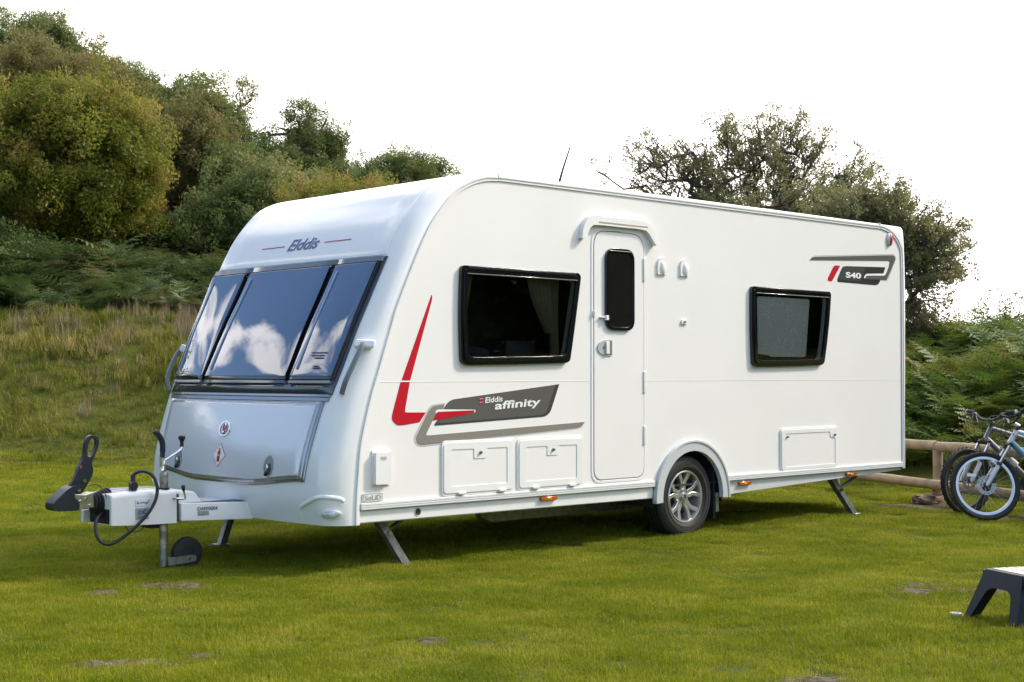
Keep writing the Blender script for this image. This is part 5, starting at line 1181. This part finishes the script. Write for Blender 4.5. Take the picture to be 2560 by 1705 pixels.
    MB().tube([bb, sc_ + (sc_ - bb).normalized() * .05], .018, 12).build('seat_tube', frm, root); MB().tube([sc_, sc_ + (sc_ - bb).normalized() * .20], .013, 10).build('seat_post', PLB, root)
    for sg in (-1, 1):
        MB().tube([bb + Vector((0, sg * .03, 0)), ra + Vector((0, sg * .06, 0))], .010, 8).build('chain_stay', frm, root); MB().tube([sc_ + Vector((0, sg * .02, 0)), ra + Vector((0, sg * .06, 0))], .009, 8).build('seat_stay', frm, root)
        MB().tube([bb + Vector((0, sg * .06, 0)), bb + Vector((sg * .12, sg * .075, -.11))], .009, 8).build('crank_arm', PLB, root); MB().box(tuple(bb + Vector((sg * .12 - .04, sg * .12 - .035, -.12))), tuple(bb + Vector((sg * .12 + .04, sg * .12 + .035, -.10)))).build('pedal', PLB, root)
    MB().lathe([(0, .055), (.085, .055), (.085, .058)], (bb.x, 0, bb.z), n=32).build('chainring', PLB, root)
    s0 = sc_ + (sc_ - bb).normalized() * .21; MB().ell((s0.x + .02, 0, s0.z + .01), (.13, .05, .025), 18, 8).build('saddle', PLB, root)
    MB().tube([bb.lerp(ht0, .28) + Vector((-.02, 0, .045)), bb.lerp(ht0, .62) + Vector((-.02, 0, .045))], .034, 14).build('water_bottle', mat('clear_bottle', (.55, .57, .58), .2), root)
    return root
SILR = mat('silver_rim_metal', (.62, .64, .68), .3, metal=.7); GRF = mat('grey_bike_paint', (.11, .115, .13), .3, metal=.4, coat=.8); WHF = mat('silver_fork', (.60, .62, .66), .3, metal=.4)
DKR = mat('dark_rim', (.05, .05, .055), .35, metal=.5); BLF = mat('blue_bike_paint', (.04, .20, .36), .3, coat=.8)
make_bike('nearer mountain bike with silver rim and fork leaning on the fence at the right edge', (3.955, 11.93, .0), R(-4), R(-14), R(4), SILR, WHF, WHF, BLF, rack=.56)
make_bike('farther mountain bike with black rim behind the nearer one at the fence', (4.0, 12.52, .0), R(6), R(-15), R(26), DKR, GRF, WHF, rack=.54)

# ---------------------------------------------------------------- step stool
step = empty('step_stool', (2.40, 6.93, 0), R(0), 'dark blue plastic caravan step with a pale highlight painted on its ribbed top in the lower right corner', 'step')
NAVY = mat('navy_plastic', (.008, .013, .034), .42, var=.25, vscale=14, bump=.03, bscale=80)
# corners: A left-front, B near-front, C right, D back ; local frame, top plate and splayed legs
S = Vector((2.40, 6.93, 0))
def sp_(p, z): return (p[0] - S.x, p[1] - S.y, z)
TA, TB = (2.325, 7.06), (2.415, 6.79)
perp = Vector((TB[0] - TA[0], TB[1] - TA[1])).normalized(); side_ = Vector((-perp.y, perp.x))
if side_.x < 0: side_ = -side_
FA, FB = (2.235, 7.13), (2.372, 6.765)
LEN = .44
def off(p, k): return (p[0] + side_.x * k, p[1] + side_.y * k)
# arched end panel: outline in (t along, z), then placed on the sloping plane from feet to top edge
def panel(f0, f1, t0, t1, name):
    H_ = .255
    out_ = [(0, 0), (.10, 0), (.235, .62), (.32, .70), (.72, .70), (.80, .60), (.86, 0), (1, 0), (1, 1), (0, 1)]
    P_ = rpoly(out_, [.0, .0, .08, .06, .06, .08, 0, 0, .03, .03])
    F0, F1, T0, T1 = Vector(f0), Vector(f1), Vector(t0), Vector(t1); mb_ = MB(); n_ = len(P_)
    tri = tessellate_polygon([[Vector((p[0], p[1], 0)) for p in P_]])
    def pos(p, k):
        a = F0.lerp(F1, p[0]); b2 = T0.lerp(T1, p[0]); q = a.lerp(b2, p[1]); return sp_((q.x + side_.x * k, q.y + side_.y * k), p[1] * H_)
    v = [pos(p, 0) for p in P_] + [pos(p, .018) for p in P_]
    f = [tuple(t) for t in tri] + [tuple(i + n_ for i in t) for t in tri] + [(i, (i + 1) % n_, (i + 1) % n_ + n_, i + n_) for i in range(n_)]
    return mb_.add(v, f).build(name, NAVY, step, bevel=.004)
panel(FA, FB, TA, TB, 'end_panel')
p2 = panel(off(FA, LEN + .1), off(FB, LEN + .1), off(TA, LEN), off(TB, LEN), 'end_panel')
# long aprons
for a, fa, sgn in ((TB, FB, -1), (TA, FA, 1)):
    for k0, k1 in ((0, .09), (LEN - .09, LEN)):
        e0, e1 = (k0 - (.0 if k0 == 0 else 0), k1); ff = (0 if k0 == 0 else .1)
        q = perp * (-.014 * sgn * -1)
        b0, b1 = off(fa, k0 + ff * 1), off(fa, k1 * .9 + ff); t0, t1 = off(a, k0), off(a, k1 + (.05 if k0 == 0 else 0))
        if k0: t0 = off(a, k0 - .05)
        MB().hexa([sp_(b0, 0), sp_(b1, 0), sp_((b1[0] + q.x, b1[1] + q.y), 0), sp_((b0[0] + q.x, b0[1] + q.y), 0), sp_(t0, .25), sp_(t1, .25), sp_((t1[0] + q.x, t1[1] + q.y), .25), sp_((t0[0] + q.x, t0[1] + q.y), .25)]).build('leg', NAVY, step, bevel=.004)
    q = perp * (.016 * sgn); t0, t1 = off(a, 0), off(a, LEN)
    MB().hexa([sp_(t0, .19), sp_(t1, .19), sp_((t1[0] + q.x * -1, t1[1] + q.y * -1), .19), sp_((t0[0] - q.x, t0[1] - q.y), .19), sp_(t0, .253), sp_(t1, .253), sp_((t1[0] - q.x, t1[1] - q.y), .253), sp_((t0[0] - q.x, t0[1] - q.y), .253)]).build('apron', NAVY, step)
tp = MB().hexa([sp_(TA, .248), sp_(TB, .248), sp_(off(TB, LEN), .248), sp_(off(TA, LEN), .248), sp_(TA, .262), sp_(TB, .262), sp_(off(TB, LEN), .262), sp_(off(TA, LEN), .262)]).build('tread', NAVY, step, bevel=.006)
GT = mat('painted_top_highlight', (.62, .58, .52), .7, var=.35, vscale=30, bump=.3)  # pale rib colour paints in the backlit highlight on the tread
for i in range(9):
    k = .025 + i * .044; a = Vector(TA).lerp(Vector(TB), .07); b2 = Vector(TA).lerp(Vector(TB), .93)
    MB().hexa([sp_(off(a, k), .262), sp_(off(b2, k), .262), sp_(off(b2, k + .036), .262), sp_(off(a, k + .036), .262), sp_(off(a, k), .2655), sp_(off(b2, k), .2655), sp_(off(b2, k + .036), .2655), sp_(off(a, k + .036), .2655)]).build('grip_rib', GT, tp, bevel=.001)
MB().lathe([(0, .03), (.03, .03), (.034, .024), (.034, .012)], (FA[0] - S.x - .025, FA[1] - S.y + .02, 0), axis='z', n=20).build('foot_pad', mat('pad_grey', (.28, .28, .27), .5), step)
# never deeper than thing > part > sub-part
def depth(o):
    d = 0
    while o.parent: o = o.parent; d += 1
    return d
for o in list(bpy.data.objects):
    while depth(o) > 2: o.parent = o.parent.parent
# render defaults
SC.render.engine = 'CYCLES'; SC.render.resolution_x = 1024; SC.render.resolution_y = 682
SC.cycles.max_bounces = 6; SC.cycles.transparent_max_bounces = 8; SC.cycles.use_denoising = True
